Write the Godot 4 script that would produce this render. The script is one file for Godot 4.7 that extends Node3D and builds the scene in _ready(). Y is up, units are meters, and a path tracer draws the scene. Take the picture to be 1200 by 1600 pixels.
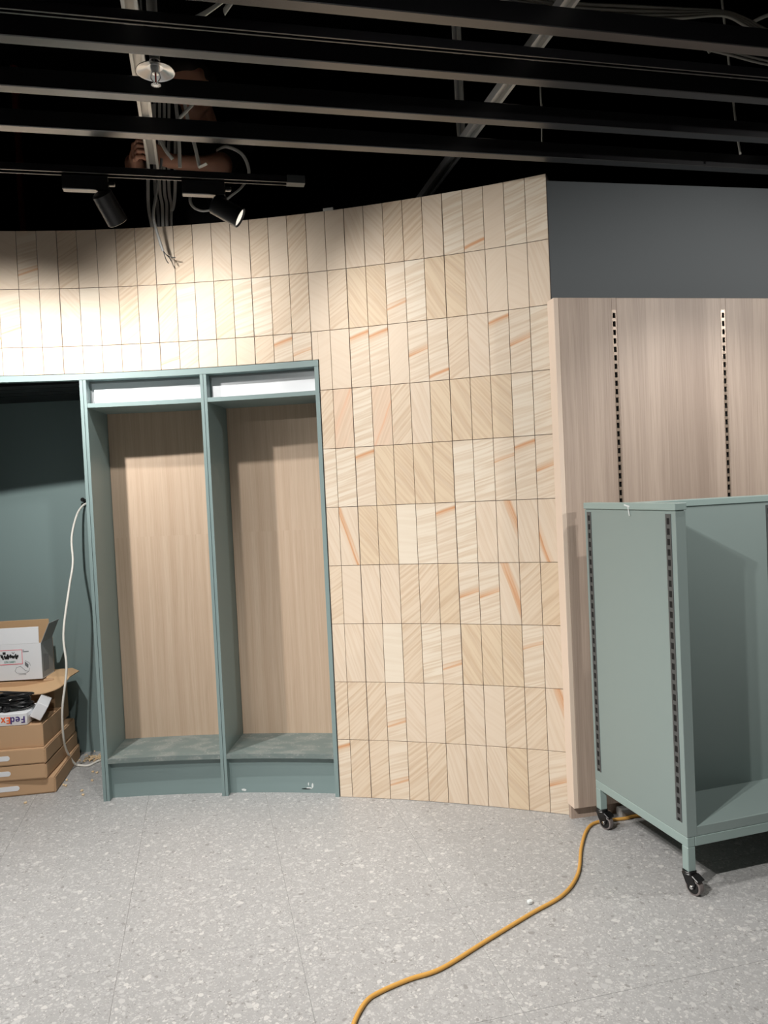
extends Node3D
# Metres, y up. The camera looks along -z; "f" below is the distance forward (-z).
# The curved tiled wall is described by s (metres along the wall from its right end) and d (metres in front of the tiles).

const ROOM_TURN := 0.2321        # the beams, the floor tiles and the room walls are turned 13.3 degrees
const TILE_W := 0.0812
const TILE_H := 0.2424
const WALL_TOP := 2.424

var M := {}
var counts := {}
var curve_x := PackedFloat32Array()
var curve_f := PackedFloat32Array()
var rng := RandomNumberGenerator.new()

# ---------------------------------------------------------------- helpers: names and metadata
func numbered(called: String) -> String:
	var n: int = counts.get(called, 0)
	counts[called] = n + 1
	return called if n == 0 else "%s_%03d" % [called, n]

func tag(o: Node, label: String, category := "", group := "", kind := "") -> Node:
	o.set_meta("label", label)
	if category: o.set_meta("category", category)
	if group: o.set_meta("group", group)
	if kind: o.set_meta("kind", kind)
	return o

func thing(called: String, label: String, category: String, at := Vector3.ZERO, turn := 0.0, group := "") -> Node3D:
	var o := Node3D.new()
	o.name = numbered(called)
	add_child(o)
	o.position = at
	o.rotation.y = turn
	tag(o, label, category, group)
	return o

func put(called: String, st: SurfaceTool, m: Material, parent: Node = null) -> MeshInstance3D:
	var o := MeshInstance3D.new()
	o.mesh = st.commit()
	o.material_override = m
	o.cast_shadow = GeometryInstance3D.SHADOW_CASTING_SETTING_ON
	if parent == null:
		o.name = numbered(called)
		add_child(o)
	else:
		o.name = called
		parent.add_child(o, true)
	return o

func put_mesh(called: String, mesh: Mesh, m: Material, parent: Node, xf := Transform3D.IDENTITY) -> MeshInstance3D:
	var o := MeshInstance3D.new()
	o.mesh = mesh
	o.material_override = m
	o.name = called
	o.transform = xf
	parent.add_child(o, true)
	return o

func struct(called: String, label: String, st: SurfaceTool, m: Material) -> MeshInstance3D:
	var o := put(called, st, m)
	tag(o, label, "", "", "structure")
	return o

# ---------------------------------------------------------------- helpers: places
func P(x: float, y: float, f: float) -> Vector3:
	return Vector3(x, y, -f)

func RM(a: float, y: float, b: float) -> Vector3:      # room axes: a along the beams, b across them
	return Vector3(a * cos(ROOM_TURN) - b * sin(ROOM_TURN), y, -(a * sin(ROOM_TURN) + b * cos(ROOM_TURN)))

func heading(s: float) -> float:
	return -0.4055 + 0.1949 * s + 0.0231 * s * s

func make_curve() -> void:
	var x := 0.6622
	var f := 2.8959
	for i in 3400:
		curve_x.append(x)
		curve_f.append(f)
		var h := heading(i * 0.001 + 0.0005)
		x -= cos(h) * 0.001
		f -= sin(h) * 0.001

func W(s: float, y: float, d := 0.0) -> Vector3:       # a point of the curved wall
	var i := clampi(int(round(s * 1000.0)), 0, curve_x.size() - 1)
	var h := heading(s)
	return Vector3(curve_x[i] + sin(h) * d, y, -(curve_f[i] - cos(h) * d))

# ---------------------------------------------------------------- helpers: shapes
func tool() -> SurfaceTool:
	var st := SurfaceTool.new()
	st.begin(Mesh.PRIMITIVE_TRIANGLES)
	return st

func face(st: SurfaceTool, pts: Array, out: Vector3, uvs := []) -> void:   # flat polygon that faces "out"
	var n: Vector3 = (pts[2] - pts[0]).cross(pts[1] - pts[0])
	if n.length() < 1e-12 and pts.size() > 3:
		n = (pts[3] - pts[0]).cross(pts[2] - pts[0])
	if n.length() < 1e-12:
		return
	n = n.normalized()
	var order := range(pts.size())
	if n.dot(out) < 0:
		n = -n
		order.reverse()
	for k in range(1, pts.size() - 1):
		for i in [order[0], order[k], order[k + 1]]:
			st.set_normal(n)
			if uvs: st.set_uv(uvs[i])
			else:
				var p: Vector3 = pts[i]
				st.set_uv(Vector2(p.x, -p.y) if absf(n.z) >= absf(n.x) and absf(n.z) >= absf(n.y) else (Vector2(p.z, -p.y) if absf(n.x) > absf(n.y) else Vector2(p.x, p.z)))
			st.add_vertex(pts[i])

func box(st: SurfaceTool, size: Vector3, xf: Transform3D, bevel := 0.002, uv_at := Vector2.ZERO) -> void:   # chamfered box centred on xf
	var h := size * 0.5
	var b := minf(bevel, minf(h.x, minf(h.y, h.z)) * 0.9)
	var corner := func(sx: float, sy: float, sz: float, axis: int) -> Vector3:
		var v := Vector3(sx * (h.x - b), sy * (h.y - b), sz * (h.z - b))
		v[axis] = [sx, sy, sz][axis] * h[axis]
		return v
	var emit := func(pts: Array) -> void:
		var mid := Vector3.ZERO
		for p in pts: mid += p
		var n: Vector3 = (pts[2] - pts[0]).cross(pts[1] - pts[0])
		var uvs := []
		var w := []
		for p in pts:
			var q: Vector3 = p
			uvs.append(uv_at + (Vector2(q.x, -q.y) if absf(n.z) >= absf(n.x) and absf(n.z) >= absf(n.y) else (Vector2(q.z, -q.y) if absf(n.x) > absf(n.y) else Vector2(q.x, q.z))))
			w.append(xf * q)
		face(st, w, xf.basis * mid, uvs)
	for axis in 3:
		var u := (axis + 1) % 3
		var v := (axis + 2) % 3
		for s in [-1.0, 1.0]:
			var pts := []
			for q in [[-1.0, -1.0], [1.0, -1.0], [1.0, 1.0], [-1.0, 1.0]]:
				var sg := [0.0, 0.0, 0.0]
				sg[axis] = s; sg[u] = q[0]; sg[v] = q[1]
				pts.append(corner.call(sg[0], sg[1], sg[2], axis))
			emit.call(pts)
			if b > 0.0:
				for s2 in [-1.0, 1.0]:                      # chamfer between the faces axis and u
					var e := []
					for q in [[axis, -1.0], [axis, 1.0], [u, 1.0], [u, -1.0]]:
						var sg := [0.0, 0.0, 0.0]
						sg[axis] = s; sg[u] = s2; sg[v] = q[1]
						e.append(corner.call(sg[0], sg[1], sg[2], q[0]))
					emit.call(e)
	if b > 0.0:
		for sx in [-1.0, 1.0]:
			for sy in [-1.0, 1.0]:
				for sz in [-1.0, 1.0]:
					emit.call([corner.call(sx, sy, sz, 0), corner.call(sx, sy, sz, 1), corner.call(sx, sy, sz, 2)])

func at(x: float, y: float, z: float) -> Transform3D:
	return Transform3D(Basis(), Vector3(x, y, z))

func bx(st: SurfaceTool, lo: Vector3, hi: Vector3, bevel := 0.002) -> void:      # box between two corners, in the parent's own axes
	box(st, (hi - lo).abs(), Transform3D(Basis(), (lo + hi) * 0.5), bevel, Vector2(lo.x + hi.x, -(lo.y + hi.y)) * 0.5)

func room_box(st: SurfaceTool, a0: float, a1: float, y0: float, y1: float, b0: float, b1: float, bevel := 0.0) -> void:
	box(st, Vector3(a1 - a0, y1 - y0, b1 - b0), Transform3D(Basis(Vector3.UP, ROOM_TURN), RM((a0 + a1) / 2, (y0 + y1) / 2, (b0 + b1) / 2)), bevel)

func slab(st: SurfaceTool, s0: float, s1: float, y0: float, y1: float, d0: float, d1: float, steps := 0) -> void:   # a board that follows the curve of the wall
	var n := steps if steps > 0 else maxi(1, int(ceil((s1 - s0) / 0.05)))
	for i in n:
		var a := lerpf(s0, s1, float(i) / n)
		var b := lerpf(s0, s1, float(i + 1) / n)
		var out := W((a + b) / 2, 0, 1) - W((a + b) / 2, 0, 0)
		var ua := Vector2(-a, 0)
		var ub := Vector2(-b, 0)
		var v0 := Vector2(0, -y0)
		var v1 := Vector2(0, -y1)
		face(st, [W(a, y0, d1), W(b, y0, d1), W(b, y1, d1), W(a, y1, d1)], out, [ua + v0, ub + v0, ub + v1, ua + v1])
		face(st, [W(a, y0, d0), W(b, y0, d0), W(b, y1, d0), W(a, y1, d0)], -out, [ua + v0, ub + v0, ub + v1, ua + v1])
		var g0 := Vector2(0, d0)
		var g1 := Vector2(0, d1)
		face(st, [W(a, y1, d0), W(b, y1, d0), W(b, y1, d1), W(a, y1, d1)], Vector3.UP, [ua + g0, ub + g0, ub + g1, ua + g1])
		face(st, [W(a, y0, d0), W(b, y0, d0), W(b, y0, d1), W(a, y0, d1)], Vector3.DOWN, [ua + g0, ub + g0, ub + g1, ua + g1])
	for e in [[s0, s0 - 0.1], [s1, s1 + 0.1]]:
		face(st, [W(e[0], y0, d0), W(e[0], y1, d0), W(e[0], y1, d1), W(e[0], y0, d1)], W(maxf(e[1], 0.0), 0) - W(e[0], 0) if e[1] >= 0 else W(0, 0) - W(0.1, 0), [Vector2(d0, -y0), Vector2(d0, -y1), Vector2(d1, -y1), Vector2(d1, -y0)])

func smooth_path(pts: Array, per := 8) -> PackedVector3Array:
	var out := PackedVector3Array()
	for i in pts.size() - 1:
		var p0: Vector3 = pts[maxi(i - 1, 0)]
		var p1: Vector3 = pts[i]
		var p2: Vector3 = pts[i + 1]
		var p3: Vector3 = pts[mini(i + 2, pts.size() - 1)]
		for k in per:
			out.append(p1.cubic_interpolate(p2, p0, p3, float(k) / per))
	out.append(pts[-1])
	return out

func tube(st: SurfaceTool, path: PackedVector3Array, rx: float, ry := -1.0, sides := 8, up := Vector3(0.02, 0.05, 1)) -> void:   # round or flat cable
	if ry < 0: ry = rx
	var rings := []
	var norms := []
	var side := Vector3.ZERO
	for i in path.size():
		var t := (path[mini(i + 1, path.size() - 1)] - path[maxi(i - 1, 0)]).normalized()
		var ref := up if i == 0 else side.cross(t) * -1.0
		if i == 0:
			side = t.cross(up).normalized()
			if t.cross(up).length() < 0.05: side = t.cross(Vector3.RIGHT).normalized()
		else:
			side = (side - t * side.dot(t)).normalized()
		var nrm := side.cross(t).normalized()
		var ring := []
		var rn := []
		for k in sides:
			var a := TAU * k / sides
			ring.append(path[i] + side * cos(a) * rx + nrm * sin(a) * ry)
			rn.append((side * cos(a) / rx + nrm * sin(a) / ry).normalized())
		rings.append(ring)
		norms.append(rn)
	for i in path.size() - 1:
		for k in sides:
			var k2 := (k + 1) % sides
			var q := [[rings[i][k], norms[i][k]], [rings[i + 1][k], norms[i + 1][k]], [rings[i + 1][k2], norms[i + 1][k2]], [rings[i][k2], norms[i][k2]]]
			smooth_quad(st, q)
	face(st, rings[0], path[0] - path[1])
	face(st, rings[-1], path[-1] - path[-2])

func smooth_quad(st: SurfaceTool, q: Array) -> void:
	var n: Vector3 = (q[2][0] - q[0][0]).cross(q[1][0] - q[0][0])
	if n.length() < 1e-14: n = (q[3][0] - q[0][0]).cross(q[2][0] - q[0][0])
	var mean: Vector3 = q[0][1] + q[1][1] + q[2][1] + q[3][1]
	var order := [0, 1, 2, 0, 2, 3] if n.dot(mean) >= 0 else [0, 2, 1, 0, 3, 2]
	for i in order:
		st.set_normal(q[i][1])
		st.set_uv(Vector2(q[i][0].x + q[i][0].z, -q[i][0].y))
		st.add_vertex(q[i][0])

func lathe(st: SurfaceTool, profile: Array, seg: int, xf: Transform3D) -> void:     # profile of [radius, height] about the y axis of xf
	for i in profile.size() - 1:
		var a: Array = profile[i]
		var b: Array = profile[i + 1]
		var slope := Vector2(b[1] - a[1], -(b[0] - a[0])).normalized()
		for k in seg:
			var q := []
			for c in [[a, k], [b, k], [b, k + 1], [a, k + 1]]:
				var t: float = TAU * c[1] / seg
				q.append([xf * Vector3(c[0][0] * cos(t), c[0][1], c[0][0] * sin(t)), (xf.basis * Vector3(slope.x * cos(t), slope.y, slope.x * sin(t))).normalized()])
			smooth_quad(st, q)

func look(dir: Vector3) -> Basis:         # basis whose y axis runs along dir
	var y := dir.normalized()
	var x := y.cross(Vector3.UP if absf(y.y) < 0.95 else Vector3.RIGHT).normalized()
	return Basis(x, y, x.cross(y))

# surface nets over a smooth union of tapered capsules [a, b, radius a, radius b]
func nets(st: SurfaceTool, bones: Array, cell: float, k: float, uv_scale := 1.0) -> void:
	var lo := Vector3.INF
	var hi := -Vector3.INF
	for b in bones:
		var r: float = maxf(b[2], b[3]) + k + cell * 2.0
		for p in [b[0], b[1]]:
			lo = lo.min(p - Vector3.ONE * r)
			hi = hi.max(p + Vector3.ONE * r)
	var nx := int((hi.x - lo.x) / cell) + 2
	var ny := int((hi.y - lo.y) / cell) + 2
	var nz := int((hi.z - lo.z) / cell) + 2
	var field := PackedFloat32Array()
	field.resize(nx * ny * nz)
	field.fill(9.0)
	for b in bones:
		var a0: Vector3 = b[0]
		var ab: Vector3 = b[1] - b[0]
		var l2: float = maxf(ab.length_squared(), 1e-9)
		var reach: float = maxf(b[2], b[3]) + k + cell * 2.0
		var c0: Vector3 = ((b[0].min(b[1]) - Vector3.ONE * reach - lo) / cell).floor()
		var c1: Vector3 = ((b[0].max(b[1]) + Vector3.ONE * reach - lo) / cell).ceil()
		for z in range(maxi(int(c0.z), 0), mini(int(c1.z) + 1, nz)):
			for y in range(maxi(int(c0.y), 0), mini(int(c1.y) + 1, ny)):
				for x in range(maxi(int(c0.x), 0), mini(int(c1.x) + 1, nx)):
					var p := lo + Vector3(x, y, z) * cell
					var t := clampf((p - a0).dot(ab) / l2, 0.0, 1.0)
					var d: float = p.distance_to(a0 + ab * t) - lerpf(b[2], b[3], t)
					var i := x + nx * (y + ny * z)
					var e := field[i]
					var h := maxf(k - absf(d - e), 0.0) / k
					field[i] = minf(d, e) - h * h * k * 0.25
	var verts := {}
	var steps := [1, nx, nx * ny]
	for z in nz - 1:
		for y in ny - 1:
			for x in nx - 1:
				var i := x + nx * (y + ny * z)
				var inside := 0
				var v := []
				for c in 8:
					var f := field[i + (c & 1) + nx * ((c >> 1) & 1) + nx * ny * (c >> 2)]
					v.append(f)
					if f < 0: inside += 1
				if inside == 0 or inside == 8: continue
				var sum := Vector3.ZERO
				var n := 0
				for e in [[0, 1], [2, 3], [4, 5], [6, 7], [0, 2], [1, 3], [4, 6], [5, 7], [0, 4], [1, 5], [2, 6], [3, 7]]:
					if (v[e[0]] < 0) == (v[e[1]] < 0): continue
					var t: float = v[e[0]] / (v[e[0]] - v[e[1]])
					var p0 := Vector3(e[0] & 1, (e[0] >> 1) & 1, e[0] >> 2)
					var p1 := Vector3(e[1] & 1, (e[1] >> 1) & 1, e[1] >> 2)
					sum += p0.lerp(p1, t)
					n += 1
				var g := Vector3(v[1] + v[3] + v[5] + v[7] - v[0] - v[2] - v[4] - v[6], v[2] + v[3] + v[6] + v[7] - v[0] - v[1] - v[4] - v[5], v[4] + v[5] + v[6] + v[7] - v[0] - v[1] - v[2] - v[3])
				verts[i] = [lo + (Vector3(x, y, z) + sum / n) * cell, g.normalized()]
	for i in verts:
		for axis in 3:
			var u: int = steps[(axis + 1) % 3]
			var w: int = steps[(axis + 2) % 3]
			if (field[i] < 0) == (field[i + steps[axis]] < 0): continue
			if verts.has(i - u) and verts.has(i - w) and verts.has(i - u - w):
				smooth_quad(st, [verts[i], verts[i - u], verts[i - u - w], verts[i - w]])

# ---------------------------------------------------------------- materials
func mat(called: String, srgb: Color, rough := 0.6, metal := 0.0, spec := 0.5) -> StandardMaterial3D:
	var m := StandardMaterial3D.new()
	m.resource_name = called
	m.albedo_color = srgb
	m.roughness = rough
	m.metallic = metal
	m.metallic_specular = spec
	M[called] = m
	return m

func c8(r: int, g: int, b: int) -> Color:
	return Color(r / 255.0, g / 255.0, b / 255.0)

func textured(called: String, im: Image, scale: Vector2, rough := 0.6, spec := 0.5) -> StandardMaterial3D:
	var m := mat(called, Color.WHITE, rough, 0.0, spec)
	m.albedo_texture = ImageTexture.create_from_image(im)
	m.uv1_scale = Vector3(scale.x, scale.y, 1)
	return m

func wood_image(w: int, h: int, a: Color, b: Color, dark: Color, seed_: int, planks: bool) -> Image:   # oak laminate, grain upright
	var im := Image.create_empty(w, h, false, Image.FORMAT_RGB8)
	var n := FastNoiseLite.new()
	n.seed = seed_
	n.noise_type = FastNoiseLite.TYPE_SIMPLEX_SMOOTH
	n.frequency = 1.0
	n.fractal_octaves = 2
	var tones := []
	var at_ := []
	var r := RandomNumberGenerator.new()
	r.seed = seed_
	var x0 := 0
	while x0 < w:                                 # staves of slightly different tone
		x0 += r.randi_range(int(w * 0.035), int(w * 0.11))
		at_.append(x0)
		tones.append(r.randf_range(-1, 1))
	for x in w:
		var k := 0
		while k < at_.size() - 1 and x >= at_[k]: k += 1
		for y in h:
			var bend := 1.6 * n.get_noise_2d(x * 0.012, y * 0.0012 + 40.0)
			var broad := n.get_noise_2d(x * 0.03 + bend * 0.2, y * 0.0006)
			var fine := n.get_noise_2d(x * 0.20 + bend, y * 0.0016 + 90.0)
			var hair := n.get_noise_2d(x * 0.7, y * 0.006 + 300.0)
			var t := clampf(0.5 + broad * 0.55 + fine * 0.28 + (tones[k] * 0.38 if planks else tones[k] * 0.06), 0.0, 1.0)
			var c := a.lerp(b, t)
			c = c.lerp(dark, clampf(-hair * 0.55 - 0.08, 0.0, 0.35))
			im.set_pixel(x, y, c)
	return im

func stone_atlas() -> Image:        # 8 x 4 pictures of sandstone: plain, gently banded, rust banded, raked either way
	var tw := 96
	var th := 288
	var im := Image.create_empty(tw * 8, th * 4, false, Image.FORMAT_RGB8)
	var n := FastNoiseLite.new()
	n.noise_type = FastNoiseLite.TYPE_SIMPLEX_SMOOTH
	n.frequency = 1.0
	n.fractal_octaves = 3
	var cream := c8(221, 204, 184)
	var pale := c8(226, 214, 196)
	var tan_ := c8(196, 169, 141)
	var yellow := c8(218, 198, 171)
	var rust := c8(204, 148, 106)
	var pink := c8(221, 178, 148)
	for v in 32:
		n.seed = 100 + v
		var ang := 0.0           # slope of the veins: rise per run in metres
		var amount := 0.3
		var base := cream
		var band := -1.0
		var band_c := rust
		var band_w := 0.05
		if v < 4: ang = 0.9 - v * 0.5; amount = 0.1; base = cream if v != 2 else pale
		elif v < 7: ang = 0.27; amount = 0.42; base = pale
		elif v < 12:
			ang = 0.3; amount = 0.36; base = pale.lerp(cream, 0.5); band = [0.13, 0.32, 0.5, 0.7, 0.88][v - 7]
		elif v < 16: ang = [-1.5, -1.2, -1.7, -1.0][v - 12]; amount = 0.5; base = yellow
		elif v < 21: ang = [0.9, 0.75, 0.6, 1.1, 0.8][v - 16]; amount = 0.5; base = cream.lerp(yellow, 0.35 if v < 20 else 0.9)
		elif v < 24: ang = [-2.8, -2.4, -3.2][v - 21]; amount = 0.26; base = cream
		elif v < 28: ang = -3.0; amount = 0.24; base = cream; band = [0.2, 0.45, 0.65, 0.85][v - 24]; band_w = 0.07
		elif v < 30: ang = 2.4; amount = 0.3; base = cream.lerp(pink, 0.3); band = [0.4, 0.6][v - 28]; band_c = pink; band_w = 0.05
		elif v == 30: ang = -1.1; amount = 0.24
		else: ang = 0.22; amount = 0.3; base = pale
		var dir := Vector2(1, ang).normalized()      # along the vein, y up
		var across := Vector2(-dir.y, dir.x)
		for y in th:
			for x in tw:
				var p := Vector2(float(x) / tw - 0.5, (0.5 - float(y) / th) * 3.0)
				var s := p.dot(across)
				var l := p.dot(dir)
				s += 0.05 * n.get_noise_2d(l * 0.35, 7.0 + s * 0.4)
				var lines := n.get_noise_2d(s * 6.0, l * 0.10)
				var soft := n.get_noise_2d(s * 1.7 + 20.0, l * 0.25 + 5.0)
				var grain := n.get_noise_2d(x * 0.45, y * 0.45 + 60.0)
				var t := clampf(0.38 + lines * 1.25 + soft * 0.9, 0.0, 1.0)
				var c := base.lerp(tan_, t * amount * 1.25)
				if soft > 0.15: c = c.lerp(pale, (soft - 0.15) * 0.7)
				if band >= 0.0:
					var bp: float
					if absf(ang) < 1.0: bp = s - (0.5 - band) * 3.0 * absf(across.y)
					else: bp = s - (band - 0.5) * 1.6 * signf(across.x)
					var g := exp(-bp * bp / (2.0 * band_w * band_w * 1.6)) * clampf(0.62 + lines * 1.2, 0.3, 1.0)
					g += 0.45 * exp(-pow(absf(bp) - 0.17, 2.0) / 0.002) * clampf(lines, 0.0, 1.0)
					c = c.lerp(band_c, clampf(g, 0.0, 0.95))
				c = c.lerp(tan_, clampf(grain * 0.12, 0.0, 0.1))
				im.set_pixel((v % 8) * tw + x, (v / 8) * th + y, c)
	return im

func terrazzo_image(side: int) -> Image:
	var im := Image.create_empty(side, side, false, Image.FORMAT_RGB8)
	var n := FastNoiseLite.new()
	n.seed = 5
	n.frequency = 1.0
	for y in side:
		for x in side:
			var t := 0.5 + 0.35 * n.get_noise_2d(x * 0.16, y * 0.16) + 0.3 * n.get_noise_2d(x * 0.03, y * 0.03 + 9.0)
			im.set_pixel(x, y, c8(150, 150, 150).lerp(c8(170, 170, 170), clampf(t, 0, 1)))
	var r := RandomNumberGenerator.new()
	r.seed = 77
	for k in 15000:                                   # chips: angular, mostly small, some as long as a thumb
		var big := r.randf()
		var ra := 1.6 + 2.6 * r.randf() if big < 0.86 else (4.0 + 6.0 * r.randf() if big < 0.985 else 9.0 + 7.0 * r.randf())
		var rb := ra * r.randf_range(0.4, 0.8)
		var turn := r.randf() * TAU
		var tone := r.randf()
		var col := c8(182, 182, 181) if tone < 0.45 else (c8(173, 173, 173) if tone < 0.75 else (c8(194, 193, 191) if tone < 0.90 else c8(140, 139, 138)))
		if ra < 4.0 and tone > 0.8: col = c8(134, 133, 132) if r.randf() < 0.5 else col
		var cx := r.randi_range(0, side - 1)
		var cy := r.randi_range(0, side - 1)
		var cuts := []
		for c in 6: cuts.append([r.randf() * TAU, r.randf_range(0.62, 1.0)])
		var R := int(ra) + 1
		for dy in range(-R, R + 1):
			for dx in range(-R, R + 1):
				var q := Vector2(dx, dy).rotated(turn)
				var e := Vector2(q.x / ra, q.y / rb)
				if e.length_squared() > 1.0: continue
				var ok := true
				for c in cuts:
					if e.dot(Vector2.from_angle(c[0])) > c[1]:
						ok = false
						break
				if ok: im.set_pixel(posmod(cx + dx, side), posmod(cy + dy, side), col)
	return im

func make_materials() -> void:
	textured("stone", stone_atlas(), Vector2.ONE, 0.55, 0.4)
	textured("terrazzo", terrazzo_image(1024), Vector2(1.2, 1.2), 0.42, 0.45)
	textured("oak", wood_image(384, 768, c8(206, 184, 162), c8(190, 165, 142), c8(162, 138, 115), 3, false), Vector2(2.6, 0.9), 0.5)
	textured("ash", wood_image(512, 1024, c8(184, 166, 152), c8(158, 140, 127), c8(128, 111, 98), 8, true), Vector2(1.15, 0.5), 0.5)
	mat("pale_edge", c8(222, 203, 186), 0.5)
	mat("teal", c8(126, 145, 145), 0.42)
	mat("teal_gondola", c8(134, 149, 147), 0.40)
	mat("teal_frame", c8(146, 165, 162), 0.35)
	var dusty := Image.create_empty(512, 256, false, Image.FORMAT_RGB8)
	var dn := FastNoiseLite.new()
	dn.seed = 12
	dn.frequency = 1.0
	dn.fractal_octaves = 4
	for y in 256:
		for x in 512:
			var d1 := dn.get_noise_2d(x * 0.012, y * 0.022)
			var d2 := dn.get_noise_2d(x * 0.11, y * 0.13 + 50.0)
			var c := c8(110, 123, 121).lerp(c8(140, 145, 141), clampf(0.25 + d1 * 1.1 + d2 * 0.35, 0.0, 0.75))
			if d2 > 0.5 and d1 > 0.0: c = c8(168, 171, 167)
			dusty.set_pixel(x, y, c)
	textured("teal_dusty", dusty, Vector2(1.3, 2.2), 0.55)
	mat("grout", c8(92, 84, 82), 0.9)
	mat("floor_joint", c8(138, 137, 136), 0.9)
	mat("white_board", c8(232, 234, 238), 0.5)
	mat("grey_paint", c8(96, 101, 104), 0.8)
	mat("room_paint", c8(204, 203, 199), 0.9)
	mat("black_paint", c8(14, 14, 16), 0.9, 0.0, 0.2)
	mat("black_board", c8(22, 24, 26), 0.5)
	mat("beam_paint", c8(32, 32, 34), 0.27, 0.0, 0.75)
	mat("black_metal", c8(24, 24, 26), 0.35)
	mat("groove_black", c8(6, 6, 7), 0.8)
	mat("strip_metal", c8(88, 91, 92), 0.4, 0.3)
	mat("strip_chrome", c8(150, 134, 120), 0.25, 0.35)
	mat("zinc", c8(214, 214, 212), 0.42, 0.65)
	mat("steel", c8(205, 205, 205), 0.25, 1.0)
	mat("cardboard", c8(188, 154, 120), 0.85)
	mat("cardboard_inside", c8(198, 164, 126), 0.85)
	mat("white_card", c8(226, 228, 232), 0.6)
	mat("grey_card", c8(150, 154, 156), 0.6)
	mat("white_plastic", c8(236, 234, 226), 0.4)
	mat("grey_plastic", c8(150, 150, 148), 0.45)
	mat("dusty_cable", c8(150, 148, 140), 0.6)
	mat("black_rubber", c8(16, 16, 17), 0.35)
	mat("orange_rubber", c8(207, 156, 76), 0.5)
	mat("tread", c8(120, 112, 110), 0.5)
	mat("red_paint", c8(120, 36, 28), 0.5)
	mat("shavings", c8(222, 196, 158), 0.8)
	mat("plaster", c8(215, 220, 220), 0.9)
	mat("ink_black", c8(26, 26, 28), 0.7)
	mat("ink_grey", c8(110, 114, 118), 0.7)
	mat("ink_pink", c8(226, 96, 110), 0.7)
	mat("ink_purple", c8(70, 50, 120), 0.6)
	mat("ink_orange", c8(240, 105, 50), 0.6)
	mat("ink_teal", c8(90, 140, 130), 0.6)
	mat("skin", c8(206, 152, 126), 0.5)
	M.skin.subsurf_scatter_enabled = true
	M.skin.subsurf_scatter_strength = 0.08
	mat("hair", c8(40, 28, 22), 0.7)
	mat("shirt", c8(24, 24, 26), 0.9)
	mat("trousers", c8(30, 32, 40), 0.9)
	mat("eye", c8(30, 24, 22), 0.2)
	mat("lens", c8(230, 230, 228), 0.3)
	M.lens.emission_enabled = true
	M.lens.emission = Color(1.0, 0.97, 0.92)
	M.lens.emission_energy_multiplier = 0.8
	mat("glass_red", c8(150, 30, 26), 0.1)

# ---------------------------------------------------------------- camera, light
func make_view() -> void:
	var cam := Camera3D.new()
	cam.name = "camera"
	add_child(cam)
	cam.position = Vector3(0, 1.2722, 0)
	cam.rotation = Vector3(-0.028, 0, -0.0473)
	cam.fov = rad_to_deg(2.0 * atan(800.0 / 1200.0))
	cam.near = 0.05
	cam.far = 60.0
	cam.current = true
	var we := WorldEnvironment.new()
	we.name = "environment"
	var e := Environment.new()
	e.background_mode = Environment.BG_COLOR
	e.background_color = Color.BLACK
	e.tonemap_mode = Environment.TONE_MAPPER_LINEAR
	e.tonemap_exposure = 1.0
	e.sdfgi_enabled = true
	e.ssao_enabled = true
	e.ssil_enabled = true
	we.environment = e
	add_child(we)

# A spotlight that hangs from a track: adapter box under the track, arm, can, lens and its light.
func spotlight(label: String, a: float, b: float, y: float, aim: Vector3, energy: float, half_angle: float, soft: float, group := "track spotlights") -> void:
	var foot := RM(a, y, b)
	var o := thing("track_spotlight", label, "spotlight", foot, ROOM_TURN, group)
	var inv := Basis(Vector3.UP, -ROOM_TURN)
	var st := tool()
	bx(st, Vector3(-0.145, -0.05, -0.016), Vector3(0.0, -0.002, 0.016), 0.002)
	bx(st, Vector3(0.0, -0.03, -0.009), Vector3(0.022, -0.016, 0.009), 0.003)
	put("adapter", st, M.beam_paint, o)
	st = tool()
	lathe(st, [[0.0, -0.078], [0.009, -0.076], [0.009, -0.05], [0.0, -0.05]], 12, at(-0.004, 0, 0))
	put("arm", st, M.black_metal, o)
	var dir := inv * aim.normalized()
	var pivot := Vector3(-0.004, -0.082, 0)
	var head := Transform3D(look(dir), pivot + Vector3(0, -0.012, 0))
	st = tool()
	lathe(st, [[0.0, -0.045], [0.028, -0.045], [0.034, -0.04], [0.0355, 0.060], [0.0335, 0.062], [0.0315, 0.054], [0.0, 0.054]], 28, head)
	put("can", st, M.black_metal, o)
	st = tool()
	lathe(st, [[0.0313, 0.0550], [0.02, 0.0580], [0.0, 0.0590]], 24, head)
	put("lens", st, M.lens, o)
	var l := SpotLight3D.new()
	l.name = "light"
	l.position = head * Vector3(0, 0.070, 0)
	l.basis = look(dir) * Basis(Vector3.RIGHT, PI / 2)
	l.light_energy = energy
	l.light_color = Color(1.0, 0.985, 0.965)
	l.light_size = 0.018
	l.spot_angle = half_angle
	l.spot_angle_attenuation = soft
	l.spot_range = 14.0
	l.spot_attenuation = 2.0
	l.shadow_enabled = true
	o.add_child(l)

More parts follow.
